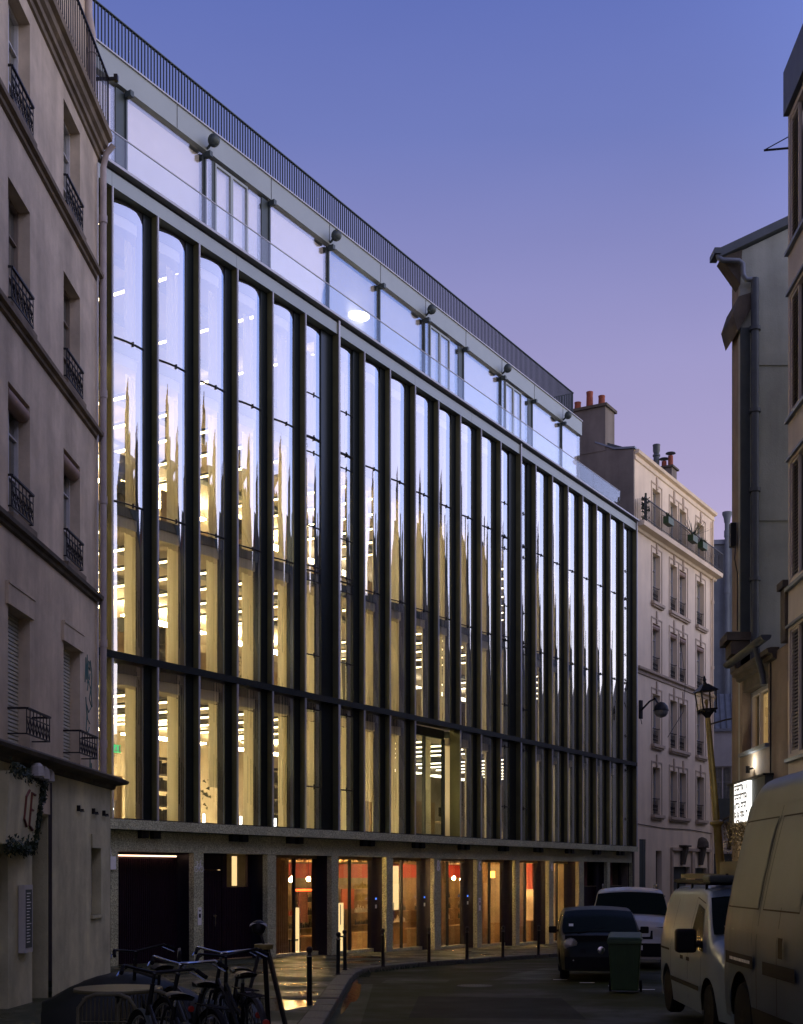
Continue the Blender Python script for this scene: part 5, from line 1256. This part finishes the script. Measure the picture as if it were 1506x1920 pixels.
def under(par, c, inset=.12):
    mb = MB(); mb.box(.2, c.L-.2, -c.W/2+inset, c.W/2-inset, c.zb+.0, min(c.belt, 1.0)); part('underbody', mb, 'plastic', par)

# small dark hatchback facing the camera
c = Car(3.5, 1.66, [(0, .5), (.02, .95), (.15, 1.28), (.5, 1.41), (1.5, 1.44), (2.05, 1.38), (2.35, 1.24), (2.86, .93), (3.1, .86), (3.3, .78), (3.42, .66), (3.48, .54), (3.5, .3)], .22, .92, .30,
        [(0, .88), (.4, 1), (2.7, 1), (3.1, .96), (3.4, .88), (3.5, .82)], [(.65, .34, .29), (2.75, .34, .29)], .15, .035)
cr = root('small_car', 'small dark blue hatchback facing the camera beside the kerb', 'car', (0, 0, 0), 0)
part('body', c.body(), 'darkcar', cr, True, ang=50); under(cr, c)
part('windscreen', c.screen(2.08, 2.84, .97), 'carglass', cr, True)
for s in (1, -1):
    part('side_window', c.side([(1.0, .95), (2.55, .95), (2.05, 1.29), (1.1, 1.31)], s), 'carglass', cr, True)
    for x in (.65, 2.75): wheel(cr, x, s*.80, .29, .18)
    mirror(cr, 2.35, s*.80, .93, .17, .14, .12)
    hl = MB(); P = []
    hl.lathe([(.02, .04), (.12, .03), (.155, -.02), (.16, -.10)], (0, 0, 0), 16, 'x'); hl.v = [(3.34+v[0]*1, s*.60+v[1]*.95, .72+v[2]*1.0) for v in hl.v]; h_ = part('headlight', hl, 'lampglass', cr, True)
    fg = MB(); fg.lathe([(.01, .02), (.05, .015), (.06, -.05)], (3.49, s*.55, .42), 14, 'x'); part('fog_lamp', fg, 'lampglass', cr, True)
part('grille', c.front(-.42, .42, .57, .70, .012), 'plastic', cr); part('bumper_intake', c.front(-.72, .72, .26, .50, .02), 'plastic', cr)
mb = MB(); mb.lathe([(.075, .0), (.075, .025), (.045, .03)], (3.46, 0, .635), 18, 'x'); part('badge', mb, 'chrome', cr, True)
mb = MB(); mb.tube([(2.9, -.45, .94), (2.72, .1, 1.06)], .01, 4); mb.tube([(2.9, .25, .94), (2.74, .65, 1.02)], .01, 4); part('wiper', mb, 'plastic', cr)
mb = MB(); mb.quad((2.72, -.62, 1.07), (2.72, -.53, 1.07), (2.66, -.53, 1.12), (2.66, -.62, 1.12)); mb.v = [(x+.02, y, z+.015) for x, y, z in mb.v]; part('sticker', mb, 'mark', cr)
def place(o, x, y, yaw, L_, dz=0):       # x,y = ground point under the nose, yaw = heading of the nose (deg, clockwise from +Y)
    a = radians(90-yaw); o.rotation_euler = (0, 0, a); o.location = (x-cos(a)*L_, y-sin(a)*L_, G(y)+dz)
place(cr, 3.98, 25.5, 186, 3.5)

# white people carrier behind it
c = Car(4.7, 1.9, [(0, .6), (.03, 1.2), (.2, 1.75), (.5, 1.88), (3.0, 1.90), (3.35, 1.82), (4.0, 1.22), (4.3, 1.10), (4.55, .95), (4.66, .75), (4.7, .35)], .24, 1.1, .22,
        [(0, .9), (.4, 1), (3.9, 1), (4.4, .95), (4.7, .84)], [(.95, .40, .34), (3.8, .40, .34)], .16, .05)
cr = root('people_carrier', 'tall white people carrier with roof bars parked behind the small dark car', 'van', (0, 0, 0), 0)
part('body', c.body(), 'vanwhite2', cr, True, ang=50); under(cr, c)
part('windscreen', c.screen(3.40, 3.97, 1.0), 'carglass', cr, True)
for s in (1, -1):
    part('side_window', c.side([(2.3, 1.12), (3.7, 1.12), (3.25, 1.68), (2.35, 1.70)], s), 'carglass', cr, True); part('side_window', c.side([(.5, 1.14), (2.2, 1.12), (2.2, 1.70), (.6, 1.68)], s), 'carglass', cr, True)
    for x in (.95, 3.8): wheel(cr, x, s*.92, .34, .2)
    mirror(cr, 3.55, s*.92, 1.12, .2, .22, .12)
    part('headlight', c.front(s*.55, s*.86, .78, .98, .02, 5, .05), 'lampglass', cr, True)
    mb = MB().tube([(.6, s*.68, 1.99), (3.0, s*.68, 2.0)], .022, 6)
    for x in (.6, 1.8, 3.0): mb.tube([(x, s*.68, 1.86), (x, s*.68, 1.99)], .02, 5)
    part('roof_bar', mb, 'alloy', cr, True)
part('grille', c.front(-.5, .5, .72, .92, .015), 'plastic', cr); part('bumper_intake', c.front(-.8, .8, .30, .62, .02), 'plastic', cr); part('number_plate', c.front(-.26, .26, .46, .57, .035), 'mark', cr)
place(cr, 5.50, 30.6, 189, 4.7)

# compact white van with ladder rack, facing the camera, mirror folded towards the street
c = Car(4.4, 1.80, [(0, .6), (.02, 1.3), (.10, 1.66), (.4, 1.79), (2.3, 1.82), (2.75, 1.76), (3.0, 1.62), (3.55, 1.18), (3.95, 1.06), (4.2, .92), (4.34, .70), (4.4, .34)], .22, .98, .24,
        [(0, .93), (.3, .985), (.8, 1), (3.4, 1), (3.9, .965), (4.25, .9), (4.4, .80)], [(.78, .38, .32), (3.42, .38, .32)], .17, .04)
cr = root('compact_van', 'grubby white compact van with a ladder rack on its roof', 'van', (0, 0, 0), 0)
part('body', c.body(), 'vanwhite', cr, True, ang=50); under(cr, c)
part('windscreen', c.screen(2.93, 3.50, 1.0), 'carglass', cr, True)
for s in (1, -1):
    part('side_window', c.side([(2.35, 1.02), (3.22, 1.00), (2.82, 1.52), (2.42, 1.58)], s), 'carglass', cr, True)
    for x in (.78, 3.42): wheel(cr, x, s*.88, .31, .2, True)
    mirror(cr, 2.98, s*.88, .98, .26, .30, .16)
    part('side_moulding', c.side([(1.15, .50), (3.0, .50), (3.0, .56), (1.15, .56)], s, .018), 'plastic', cr)
    mb = MB()
    for q in ([(2.25, .35), (2.262, .35), (2.262, 1.66), (2.25, 1.66)], [(1.1, .35), (1.112, .35), (1.112, 1.62), (1.1, 1.62)], [(3.02, .4), (3.032, .4), (3.10, .95), (3.09, .95)], [(2.25, 1.655), (2.85, 1.58), (2.85, 1.592), (2.25, 1.667)]): 
        g = c.side(q, s, .003, 4); mb.add(g.v, g.f)
    part('door_seam', mb, 'plastic', cr)
    part('crease', c.side([(.1, .955), (3.6, .975), (3.6, .985), (.1, .965)], s, .006), 'vanwhite', cr)
    part('handle', c.side([(2.30, .84), (2.50, .84), (2.50, .89), (2.30, .89)], s, .03), 'plastic', cr); part('handle', c.side([(1.9, .84), (2.1, .84), (2.1, .89), (1.9, .89)], s, .03), 'plastic', cr)
    part('slide_rail', c.side([(.3, .90), (1.05, .90), (1.05, .93), (.3, .93)], s, .012), 'plastic', cr)
    part('headlight', c.front(s*.5, s*.78, .66, .88, .02, 5, .05), 'lampglass', cr, True)
part('grille', c.front(-.45, .45, .62, .80, .015), 'plastic', cr); part('bumper', c.front(-.78, .78, .26, .52, .03), 'plastic', cr); part('number_plate', c.front(-.26, .26, .36, .47, .045), 'mark', cr)
place(cr, 4.60, 14.6, 181.2, 4.4)
van_root = cr
rk = root('ladder_rack', 'dark ladder and roof rack on top of the compact white van', 'rack', (cr.location.x, cr.location.y, cr.location.z-.11), cr.rotation_euler.z)
mb = MB()
for x in (.5, 1.5, 2.4): mb.box(x, x+.04, -.70, .70, 1.93, 1.96); mb.box(x, x+.04, -.70, -.67, 1.78, 1.93); mb.box(x, x+.04, .67, .70, 1.78, 1.93)
mb.box(.3, 2.7, .66, .70, 1.95, 2.0); mb.box(.3, 2.7, -.70, -.66, 1.95, 2.0); part('rack_frame', mb, 'plastic', rk)
mb = MB()
for y in (-.48, -.16): mb.hexa([(-.3, y, 2.01), (2.6, y, 2.01), (2.6, y+.03, 2.01), (-.3, y+.03, 2.01), (-.3, y, 2.08), (2.6, y, 2.08), (2.6, y+.03, 2.08), (-.3, y+.03, 2.08)])
for i in range(10): mb.box(-.2+.3*i, -.17+.3*i, -.46, -.16, 2.02, 2.05)
part('ladder', mb, 'iron', rk)
mb = MB(); mb.box(2.45, 2.85, -.75, .1, 1.97, 2.06); part('deflector', mb, 'fine', rk, bevel=.03)
mb = MB(); mb.box(-.3, 2.3, .10, .13, 2.02, 2.26); 
for i in range(8): mb.box(-.25+.35*i, -.22+.35*i, .13, .16, 2.0, 2.25)
part('side_rail', mb, 'iron', rk)

# large panel van, its long side seen close up
c = Car(5.9, 2.05, [(0, .7), (.02, 1.6), (.08, 2.3), (.18, 2.62), (.5, 2.74), (4.0, 2.76), (4.4, 2.62), (5.0, 1.55), (5.4, 1.30), (5.75, 1.1), (5.87, .8), (5.9, .4)], .30, 1.15, .20,
        [(0, .90), (.15, .955), (.5, .99), (1, 1), (4.9, 1), (5.5, .94), (5.9, .8)], [(.98, .44, .36), (4.7, .44, .36)], .26, .05)
cr = root('panel_van', 'large grey white high roofed panel van at the right edge', 'van', (0, 0, 0), 0)
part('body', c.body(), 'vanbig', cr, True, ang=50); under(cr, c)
part('windscreen', c.screen(4.42, 4.98, 1.0), 'carglass', cr, True)
for s in (1, -1):
    part('side_window', c.side([(3.9, 1.35), (4.75, 1.35), (4.35, 2.2), (3.95, 2.2)], s), 'carglass', cr, True)
    for x in (.98, 4.7): wheel(cr, x, s*1.0, .35, .24, True)
    mirror(cr, 4.6, s*1.0, 1.45, .25, .35, .14)
    def frame_(x0, x1, z0, z1, w_=.022, o_=.004, nm='panel_groove', mt='plastic'):
        mb = MB()
        for q in ([(x0, z0), (x1, z0), (x1, z0+w_), (x0, z0+w_)], [(x0, z1-w_), (x1, z1-w_), (x1, z1), (x0, z1)], [(x0, z0+w_), (x0+w_, z0+w_), (x0+w_, z1-w_), (x0, z1-w_)], [(x1-w_, z0+w_), (x1, z0+w_), (x1, z1-w_), (x1-w_, z1-w_)]):
            g = c.side(q, s, o_, 6); mb.add(g.v, g.f)
        return part(nm, mb, mt, cr)
    frame_(.25, 1.55, 1.42, 2.30, .014); frame_(1.70, 2.85, 1.42, 2.30, .014); frame_(3.0, 3.75, 1.42, 2.3, .014)
    part('inset_panel', c.side([(.28, 1.46), (1.52, 1.46), (1.52, 2.26), (.28, 2.26)], s, .008, 12), 'vanbig', cr, True); part('inset_panel', c.side([(1.73, 1.46), (2.82, 1.46), (2.82, 2.26), (1.73, 2.26)], s, .008, 12), 'vanbig', cr, True)
    part('crease', c.side([(.1, 1.20), (5.3, 1.20), (5.3, 1.215), (.1, 1.215)], s, .010), 'vanbig', cr)
    part('slide_rail', c.side([(.05, 2.42), (3.8, 2.42), (3.8, 2.432), (.05, 2.432)], s, .006), 'vanbig', cr)
    part('rubbing_strip', c.side([(.45, .86), (1.55, .86), (1.55, .98), (.45, .98)], s, .025), 'plastic', cr, bevel=0)
    part('rubbing_strip', c.side([(1.9, .84), (2.9, .84), (2.9, .96), (1.9, .96)], s, .025), 'plastic', cr)
    part('handle', c.side([(2.42, 1.02), (2.56, 1.02), (2.56, 1.20), (2.42, 1.20)], s, .03), 'plastic', cr)
    part('sill_trim', c.side([(1.45, .31), (4.2, .31), (4.2, .50), (1.45, .50)], s, .015), 'plastic', cr)
    part('tail_lamp', c.side([(.0, .95), (.05, .95), (.05, 1.4), (.0, 1.4)], s, .006), 'red', cr)
    mb = MB(); g = c.side([(2.28, .5), (2.292, .5), (2.292, 2.4), (2.28, 2.4)], s, .004, 6); mb.add(g.v, g.f)
    g = c.side([(1.60, .5), (1.612, .5), (1.612, 2.4), (1.60, 2.4)], s, .004, 6); mb.add(g.v, g.f); part('door_seam', mb, 'plastic', cr)
    if s == -1:
        mb = MB(); rnd = random.Random(2); x = .66
        while x < 1.42:
            w_ = rnd.uniform(.02, .05); g = c.side([(x, .905), (x+w_, .905), (x+w_, .935), (x, .935)], s, .028, 1); mb.add(g.v, g.f); x += w_+.014
        part('printing', mb, 'mark', cr)
place(cr, 4.28, 7.65, 180.8, 5.9, .11)

# ================================================================== wheelie bin
b_ = root('wheelie_bin', 'green wheeled rubbish bin standing in front of the small dark car', 'bin', (4.0, 22.9, G(22.9)), radians(-12))
mb = MB().hexa([(-.235, -.24, .05), (.235, -.24, .05), (.235, .27, .05), (-.235, .27, .05), (-.285, -.31, .93), (.285, -.31, .93), (.285, .34, .93), (-.285, .34, .93)])
part('body', mb, 'bin', b_, bevel=.025)
mb = MB(); mb.box(-.305, .305, -.335, .36, .93, .965); mb.box(-.30, .30, -.345, -.325, .88, .95); part('rim', mb, 'bin', b_, bevel=.01)
mb = MB().add([(-.30, -.345, .968), (.30, -.345, .968), (.30, .30, 1.03), (-.30, .30, 1.03), (-.27, -.31, 1.0), (.27, -.31, 1.0), (.27, .28, 1.07), (-.27, .28, 1.07)], [(0, 1, 5, 4), (1, 2, 6, 5), (2, 3, 7, 6), (3, 0, 4, 7), (4, 5, 6, 7), (3, 2, 1, 0)])
part('lid', mb, 'bin', b_, bevel=.012)
mb = MB(); mb.tube([(-.24, .38, 1.0), (-.24, .44, 1.02), (.24, .44, 1.02), (.24, .38, 1.0)], .016, 6); part('handle', mb, 'bin', b_)
for s in (-1, 1):
    mb = MB(); mb.lathe([(.05, -.025), (.10, -.02), (.10, .02), (.05, .025)], (s*.27, .24, .10), 16, 'x'); part('wheel', mb, 'rubber', b_, True)
mb = MB()
for x in (-.15, 0, .15): mb.hexa([(x-.01, -.25, .1), (x+.01, -.25, .1), (x+.01, -.24, .1), (x-.01, -.24, .1), (x-.01, -.318, .88), (x+.01, -.318, .88), (x+.01, -.30, .88), (x-.01, -.30, .88)])
part('rib', mb, 'bin', b_)

# ================================================================== bollards
def pz(y): return G(y)+PH
bl = root('bollard', 'nearest dark bollard, standing alone by the wet paving', 'bollard', (-1.36, 18.9, pz(18.9)), 0, 'dark bollards along the kerb')
mb = MB(); mb.lathe([(.055, 0), (.055, .02), (.042, .03), (.040, .70), (.046, .71), (.046, .73), (.030, .745), (.026, .77), (.044, .79), (.05, .82), (.042, .85), (.015, .868)], (0, 0, 0), 18); part('post', mb, 'iron', bl, True)
mb = MB(); mb.lathe([(.0485, .715), (.0485, .727)], (0, 0, 0), 18); part('collar', mb, 'chrome', bl, True)
BP = [(-1.29, 26.0, 'bollard just left of its taller looking neighbour at the kerb bend'), (-1.22, 27.6, 'right hand bollard of the pair at the kerb bend'), (-.42, 29.2, 'bollard in front of the second shop door'), (.68, 31.8, 'bollard in front of the pier numbered 8'),
      (1.72, 33.7, 'bollard in front of the reveal beside number 6'), (2.78, 35.2, 'bollard in front of the window right of number 6'), (4.0, 37.4, 'furthest bollard, left of the small dark car')]
for x, y, lab in BP:
    c_ = copytree(bl); c_.location = (x, y, pz(y)); c_['label'] = lab; c_.rotation_euler = (radians(random.uniform(-1, 1)), radians(random.uniform(-1, 1)), random.uniform(0, 6))

# ================================================================== leaning street lamp by the right hand wall
sl_ = root('street_lamp', 'leaning gilded lamp post with a black lantern beside the shop wing', 'street lamp', (7.17, 28.0, G(28)+PH), 0)
sl_.rotation_euler = (0, radians(-5.2), radians(10))
mb = MB(); mb.lathe([(.17, 0), (.17, .5), (.12, .55), (.115, .9), (.10, 2.0), (.085, 3.1), (.10, 3.14), (.15, 3.18), (.15, 3.23), (.075, 3.27), (.07, 4.4), (.055, 5.45), (.05, 5.5)], (0, 0, 0), 16); part('post', mb, 'brass', sl_, True)
mb = MB(); mb.lathe([(.05, 0), (.09, .06), (.15, .12), (.16, .16)], (0, 0, 5.5), 8); mb.box(-.17, .17, -.17, .17, 5.66, 5.70)
for q in range(12): a = 2*pi*q/12; mb.tube([(.17*cos(a), .17*sin(a), 5.68), (.19*cos(a), .19*sin(a), 5.60)], .012, 4)
for sx_ in (-1, 1):
    for sy in (-1, 1): mb.tube([(sx_*.15, sy*.15, 5.70), (sx_*.17, sy*.17, 6.08)], .018, 5)
mb.add([(-.22, -.22, 6.08), (.22, -.22, 6.08), (.22, .22, 6.08), (-.22, .22, 6.08), (-.06, -.06, 6.24), (.06, -.06, 6.24), (.06, .06, 6.24), (-.06, .06, 6.24)], [(0, 1, 2, 3), (0, 4, 5, 1), (1, 5, 6, 2), (2, 6, 7, 3), (3, 7, 4, 0), (4, 7, 6, 5)])
mb.lathe([(.05, 6.24), (.03, 6.30), (.045, 6.33), (.01, 6.42)], (0, 0, 0), 8); part('lantern', mb, 'iron', sl_)
mb = MB()
for a in range(4):
    R_ = Matrix.Rotation(a*pi/2, 3, 'Z'); vs = [R_ @ Vector(v) for v in ((-.145, -.155, 5.71), (.145, -.155, 5.71), (.165, -.172, 6.07), (-.165, -.172, 6.07))]; mb.add(vs, [(0, 1, 2, 3)])
part('lantern_pane', mb, 'shopglass', sl_)
mb = MB(); mb.lathe([(.02, 0), (.03, .08), (.05, .14), (.03, .2)], (0, 0, 5.70), 8); part('burner', mb, 'brass', sl_, True)
mb = MB(); mb.tube([(0, 0, 5.35), (.35, -.1, 5.42), (.75, -.2, 5.46)], .02, 5); mb.tube([(0, 0, 3.2), (.3, -.05, 3.32), (.7, -.1, 3.34)], .025, 5); mb.tube([(.2, -.05, 3.2), (.28, -.05, 2.9), (.2, -.05, 2.6)], .05, 6); part('wall_tie', mb, 'stonedark', sl_)

# ================================================================== bicycles
def bicycle(label, loc, yaw, lean=0, fender='black', rack=True, frame='black', step=True, bars=None):
    r = root('bicycle', label, 'bicycle', loc, yaw, 'bicycles parked by the old house'); r.rotation_euler = (radians(lean), 0, yaw)
    R = .34; wb = 1.08
    for x, nm in ((0, 'rear_wheel'), (wb, 'front_wheel')):
        mb = MB().tube([(x+R*cos(2*pi*i/32), 0, R+R*sin(2*pi*i/32)) for i in range(32)], .019, 8, True); w_ = part(nm, mb, 'rubber', r, True)
        mb = MB().tube([(x+(R-.03)*cos(2*pi*i/32), 0, R+(R-.03)*sin(2*pi*i/32)) for i in range(32)], .010, 6, True); mb.tube([(x, -.04, R), (x, .04, R)], .025, 8); part('rim', mb, 'alloy', w_, True)
        mb = MB()
        for i in range(28): a = 2*pi*i/28; mb.tube([(x, .02*(-1)**i, R), (x+(R-.03)*cos(a), 0, R+(R-.03)*sin(a))], .0022, 3, cap=False)
        part('spokes', mb, 'chrome', w_, kind='stuff')
        a0, a1 = (.15, 2.9) if x == 0 else (.6, 2.7)
        mb = MB(); rows = []
        for i in range(19): a = a0+(a1-a0)*i/18; rows.append([(x+(R+.035-.012*abs(q))*cos(a), .028*q, R+(R+.035-.012*abs(q))*sin(a)) for q in (-1, -.5, 0, .5, 1)])
        mb.grid(rows); part('mudguard', mb, fender, r, True)
    bb = (.44, 0, .29); seat = (.30, 0, .80); hd = (.90, 0, .82); hd2 = (.86, 0, .92)
    mb = MB(); mb.tube([bb, seat], .016, 8); mb.tube([(.95, 0, .62), hd2], .019, 8); mb.tube([bb, (.94, 0, .66)], .018, 8); mb.tube([(0, .05, R), bb], .011, 6); mb.tube([(0, -.05, R), bb], .011, 6); mb.tube([(0, .05, R), (.325, 0, .70)], .010, 6); mb.tube([(0, -.05, R), (.325, 0, .70)], .010, 6)
    if step: mb.tube([(.38, 0, .50), (.6, 0, .55), (.92, 0, .76)], .016, 8)
    else: mb.tube([(.31, 0, .76), (.90, 0, .80)], .016, 8)
    mb.tube([(.95, .045, .62), (wb, .05, R)], .012, 6); mb.tube([(.95, -.045, .62), (wb, -.05, R)], .012, 6); mb.tube([(.95, -.05, .62), (.95, .05, .62)], .018, 6); part('frame', mb, frame, r, True)
    mb = MB(); mb.tube([hd2, (.84, 0, 1.0)], .013, 8); mb.tube([(.66, .30, 1.02), (.74, .27, 1.05), (.84, .12, 1.02), (.87, 0, 1.0), (.84, -.12, 1.02), (.74, -.27, 1.05), (.66, -.30, 1.02)], .012, 8); part('handlebar', mb, bars or 'chrome', r, True)
    for s in (-1, 1):
        mb = MB(); mb.tube([(.60, s*.325, 1.00), (.70, s*.285, 1.04)], .017, 8); part('grip', mb, 'rubber', r, True)
        mb = MB(); mb.tube([(.76, s*.24, 1.03), (.74, s*.30, 1.00), (.66, s*.34, .97)], .006, 5); part('brake_lever', mb, 'chrome', r)
    mb = MB(); rows = []
    for i in range(9):
        f = i/8; x = .17+.28*f; w_ = .085*(1-f)**.6+.02; z = .90+.012*sin(f*pi)-.01*f; rows.append([(x, w_*q, z-.025*abs(q)**2) for q in (-1, -.6, -.2, .2, .6, 1)]+[(x, w_*q, z-.05) for q in (.8, 0, -.8)]+[(x, -w_, z-.025)])
    mb.grid(rows); sd = part('saddle', mb, 'saddle', r, True); mb = MB(); mb.tube([seat, (.28, 0, .86)], .013, 8); part('seat_post', mb, 'chrome', sd)
    mb = MB(); mb.lathe([(.09, -.006), (.09, .006)], (.44, .045, .29), 16, 'y'); mb.tube([(.44, .06, .29), (.54, .07, .16)], .01, 5); mb.tube([(.44, -.06, .29), (.34, -.07, .42)], .01, 5); mb.box(.5, .6, .07, .15, .145, .165); mb.box(.29, .39, -.15, -.07, .41, .43); part('crank', mb, 'iron', r)
    if rack:
        mb = MB(); mb.tube([(.25, .06, .72), (-.16, .06, .72), (-.18, 0, .72), (-.16, -.06, .72), (.25, -.06, .72)], .007, 5); mb.tube([(-.02, .06, .72), (0, .06, R)], .006, 4); mb.tube([(-.02, -.06, .72), (0, -.06, R)], .006, 4)
        for i in range(4): mb.tube([(-.1+.09*i, .06, .72), (-.1+.09*i, -.06, .72)], .005, 4)
        part('luggage_rack', mb, 'iron', r)
    mb = MB(); mb.lathe([(.03, 0), (.028, -.02)], (-.36, 0, .52), 10, 'x'); part('rear_light', mb, 'red', r)
    return r
bz = lambda y: G(y)+PH
bicycle('black bicycle with a silver handlebar rising in front of the granite pier', (-1.45, 11.6, bz(11.6)), radians(115), 4, 'zinc')
bicycle('bicycle next to the tripod leg with dark mudguards and wire rack', (-1.22, 10.9, bz(10.9)), radians(112), -4, 'black', bars='iron')
bicycle('black bicycle with plain dark mudguards just right of the cane chairs', (-1.52, 9.9, bz(9.9)), radians(120), 6, 'plastic')
bicycle('low step-through bicycle cut off by the bottom edge', (-1.55, 8.9, bz(8.9)), radians(118), 5, 'fine', False, 'iron', True, 'iron')
bicycle('dark bicycle just behind the round table', (-2.15, 12.3, bz(12.3)), radians(125), -4, 'black', False, 'black', False, 'iron')
# covered scooter
s_ = root('covered_scooter', 'motor scooter under a dark green rain apron with a round mirror', 'scooter', (-2.72, 13.2, bz(13.2)), radians(10))
mb = MB(); rows = []
for i in range(15):
    f = i/14; x = -.95+1.9*f; h = .50+.30*sin(pi*min(1, f*1.15))**1.0; w_ = .34*sin(pi*(.08+.84*f))**.5; rows.append([(x, w_*cos(pi*j/14)+.015*sin(j*2+i), .25+(h-.25)*max(0, sin(pi*j/14))**.7+.012*sin(i*3+j)) for j in range(15)])
mb.grid(rows); part('rain_cover', mb, 'cover', s_, True)
for x in (-.62, .64): mb = MB().tube([(x+.22*cos(2*pi*i/24), 0, .25+.2*sin(2*pi*i/24)) for i in range(24)], .06, 8, True); part('wheel', mb, 'rubber', s_, True)
mb = MB().tube([(.45, -.3, .84), (.5, 0, .87), (.45, .3, .84)], .016, 8); part('handlebar', mb, 'iron', s_, True)
for s in (-1, 1):
    mb = MB(); mb.lathe([(.02, -.02), (.09, -.01), (.10, .015), (.09, .02)], (.42, s*.28, .93), 16, 'x'); mb.tube([(.44, s*.2, .86), (.43, s*.28, .9)], .01, 5); part('mirror', mb, 'lampglass' if s > 0 else 'plastic', s_, True)

# ================================================================== tripod
tp_ = root('tripod', 'black tripod with a pale covered instrument on top', 'tripod', (-1.29, 12.0, bz(12)), 0)
tb = 1.09
for i, (x, y) in enumerate(((.30, -.12), (-.30, -.08), (.02, .38))):
    mb = MB(); d = Vector((x, y, 0)); n = Vector((-y, x, 0)).normalized()*.022; a = Vector((x*.1, y*.1, tb)); b = Vector((x, y, 0)); e = d.normalized()*.015
    mb.hexa([b-n-e, b+n-e, b+n+e, b-n+e, a-n-e, a+n-e, a+n+e, a-n+e]); part('leg', mb, 'iron', tp_)
mb = MB(); mb.lathe([(.085, tb-.02), (.09, tb), (.09, tb+.025), (.06, tb+.03)], (0, 0, 0), 16); part('head_plate', mb, 'brass', tp_, True)
mb = MB(); mb.tube([(0, 0, tb+.03), (-.03, 0, tb+.12)], .012, 6); mb.lathe([(.012, 0), (.05, .02), (.07, .07), (.06, .12), (.02, .14)], (-.05, 0, tb+.11), 14); part('instrument', mb, 'iron', tp_, True)
mb = MB(); rows = []
for i in range(9): a = -.9+1.9*i/8; rows.append([(-.05+.10*sin(a), .06*q, tb+.16+.085*cos(a)-.02*q*q) for q in (-1, -.5, 0, .5, 1)])
mb.grid(rows); part('cloth_cover', mb, 'frame', tp_, True)

# ================================================================== round table and cane chairs
ty = 11.3; tz = bz(ty)
t_ = root('round_table', 'round olive cafe table at the bottom left', 'table', (-2.5, ty, tz), 0)
mb = MB(); mb.lathe([(.02, .72), (.385, .72), (.39, .735), (.385, .75), (.02, .75)], (0, 0, 0), 40); part('table_top', mb, 'tabletop', t_, True, ang=30)
mb = MB(); mb.tube([(0, 0, .04), (0, 0, .72)], .03, 10); 
for q in range(3): a = q*2.1; mb.tube([(0, 0, .08), (.3*cos(a), .3*sin(a), .02)], .018, 6)
part('pedestal', mb, 'iron', t_, True)
def cane(label, x, y, yaw):
    r = root('cane_chair', label, 'chair', (x, y, bz(y)), yaw, 'cane chairs at the round table')
    mb = MB(); mb.tube([(-.24, .0, 0), (-.24, .02, .62), (-.18, .04, .70), (-.1, .05, .73), (.1, .05, .73), (.18, .04, .70), (.24, .02, .62), (.24, 0, 0)], .017, 8); mb.tube([(-.24, .02, .42), (-.22, .42, .42), (-.24, .46, 0)], .015, 8); mb.tube([(.24, .02, .42), (.22, .42, .42), (.24, .46, 0)], .015, 8); mb.tube([(-.24, .02, .42), (.24, .02, .42)], .013, 6); part('frame', mb, 'cane', r, True)
    mb = MB()
    for i in range(13):
        xx = -.21+.035*i; mb.tube([(xx, .02+.01*sin(i*3), .12), (xx, .03, .45), (xx, .05, .70)], .0055, 4)
    for z_ in (.3, .5): mb.tube([(-.23, .03, z_), (.23, .03, z_)], .006, 4)
    part('back_weave', mb, 'cane', r, kind='stuff')
    mb = MB(); mb.box(-.22, .22, .03, .42, .41, .43); part('seat', mb, 'cane', r); return r
cane('cane chair with a curved tube back in front of the round table', -2.48, 10.75, 0); cane('slatted cane chair to the right of the round table', -2.2, 11.05, radians(20))
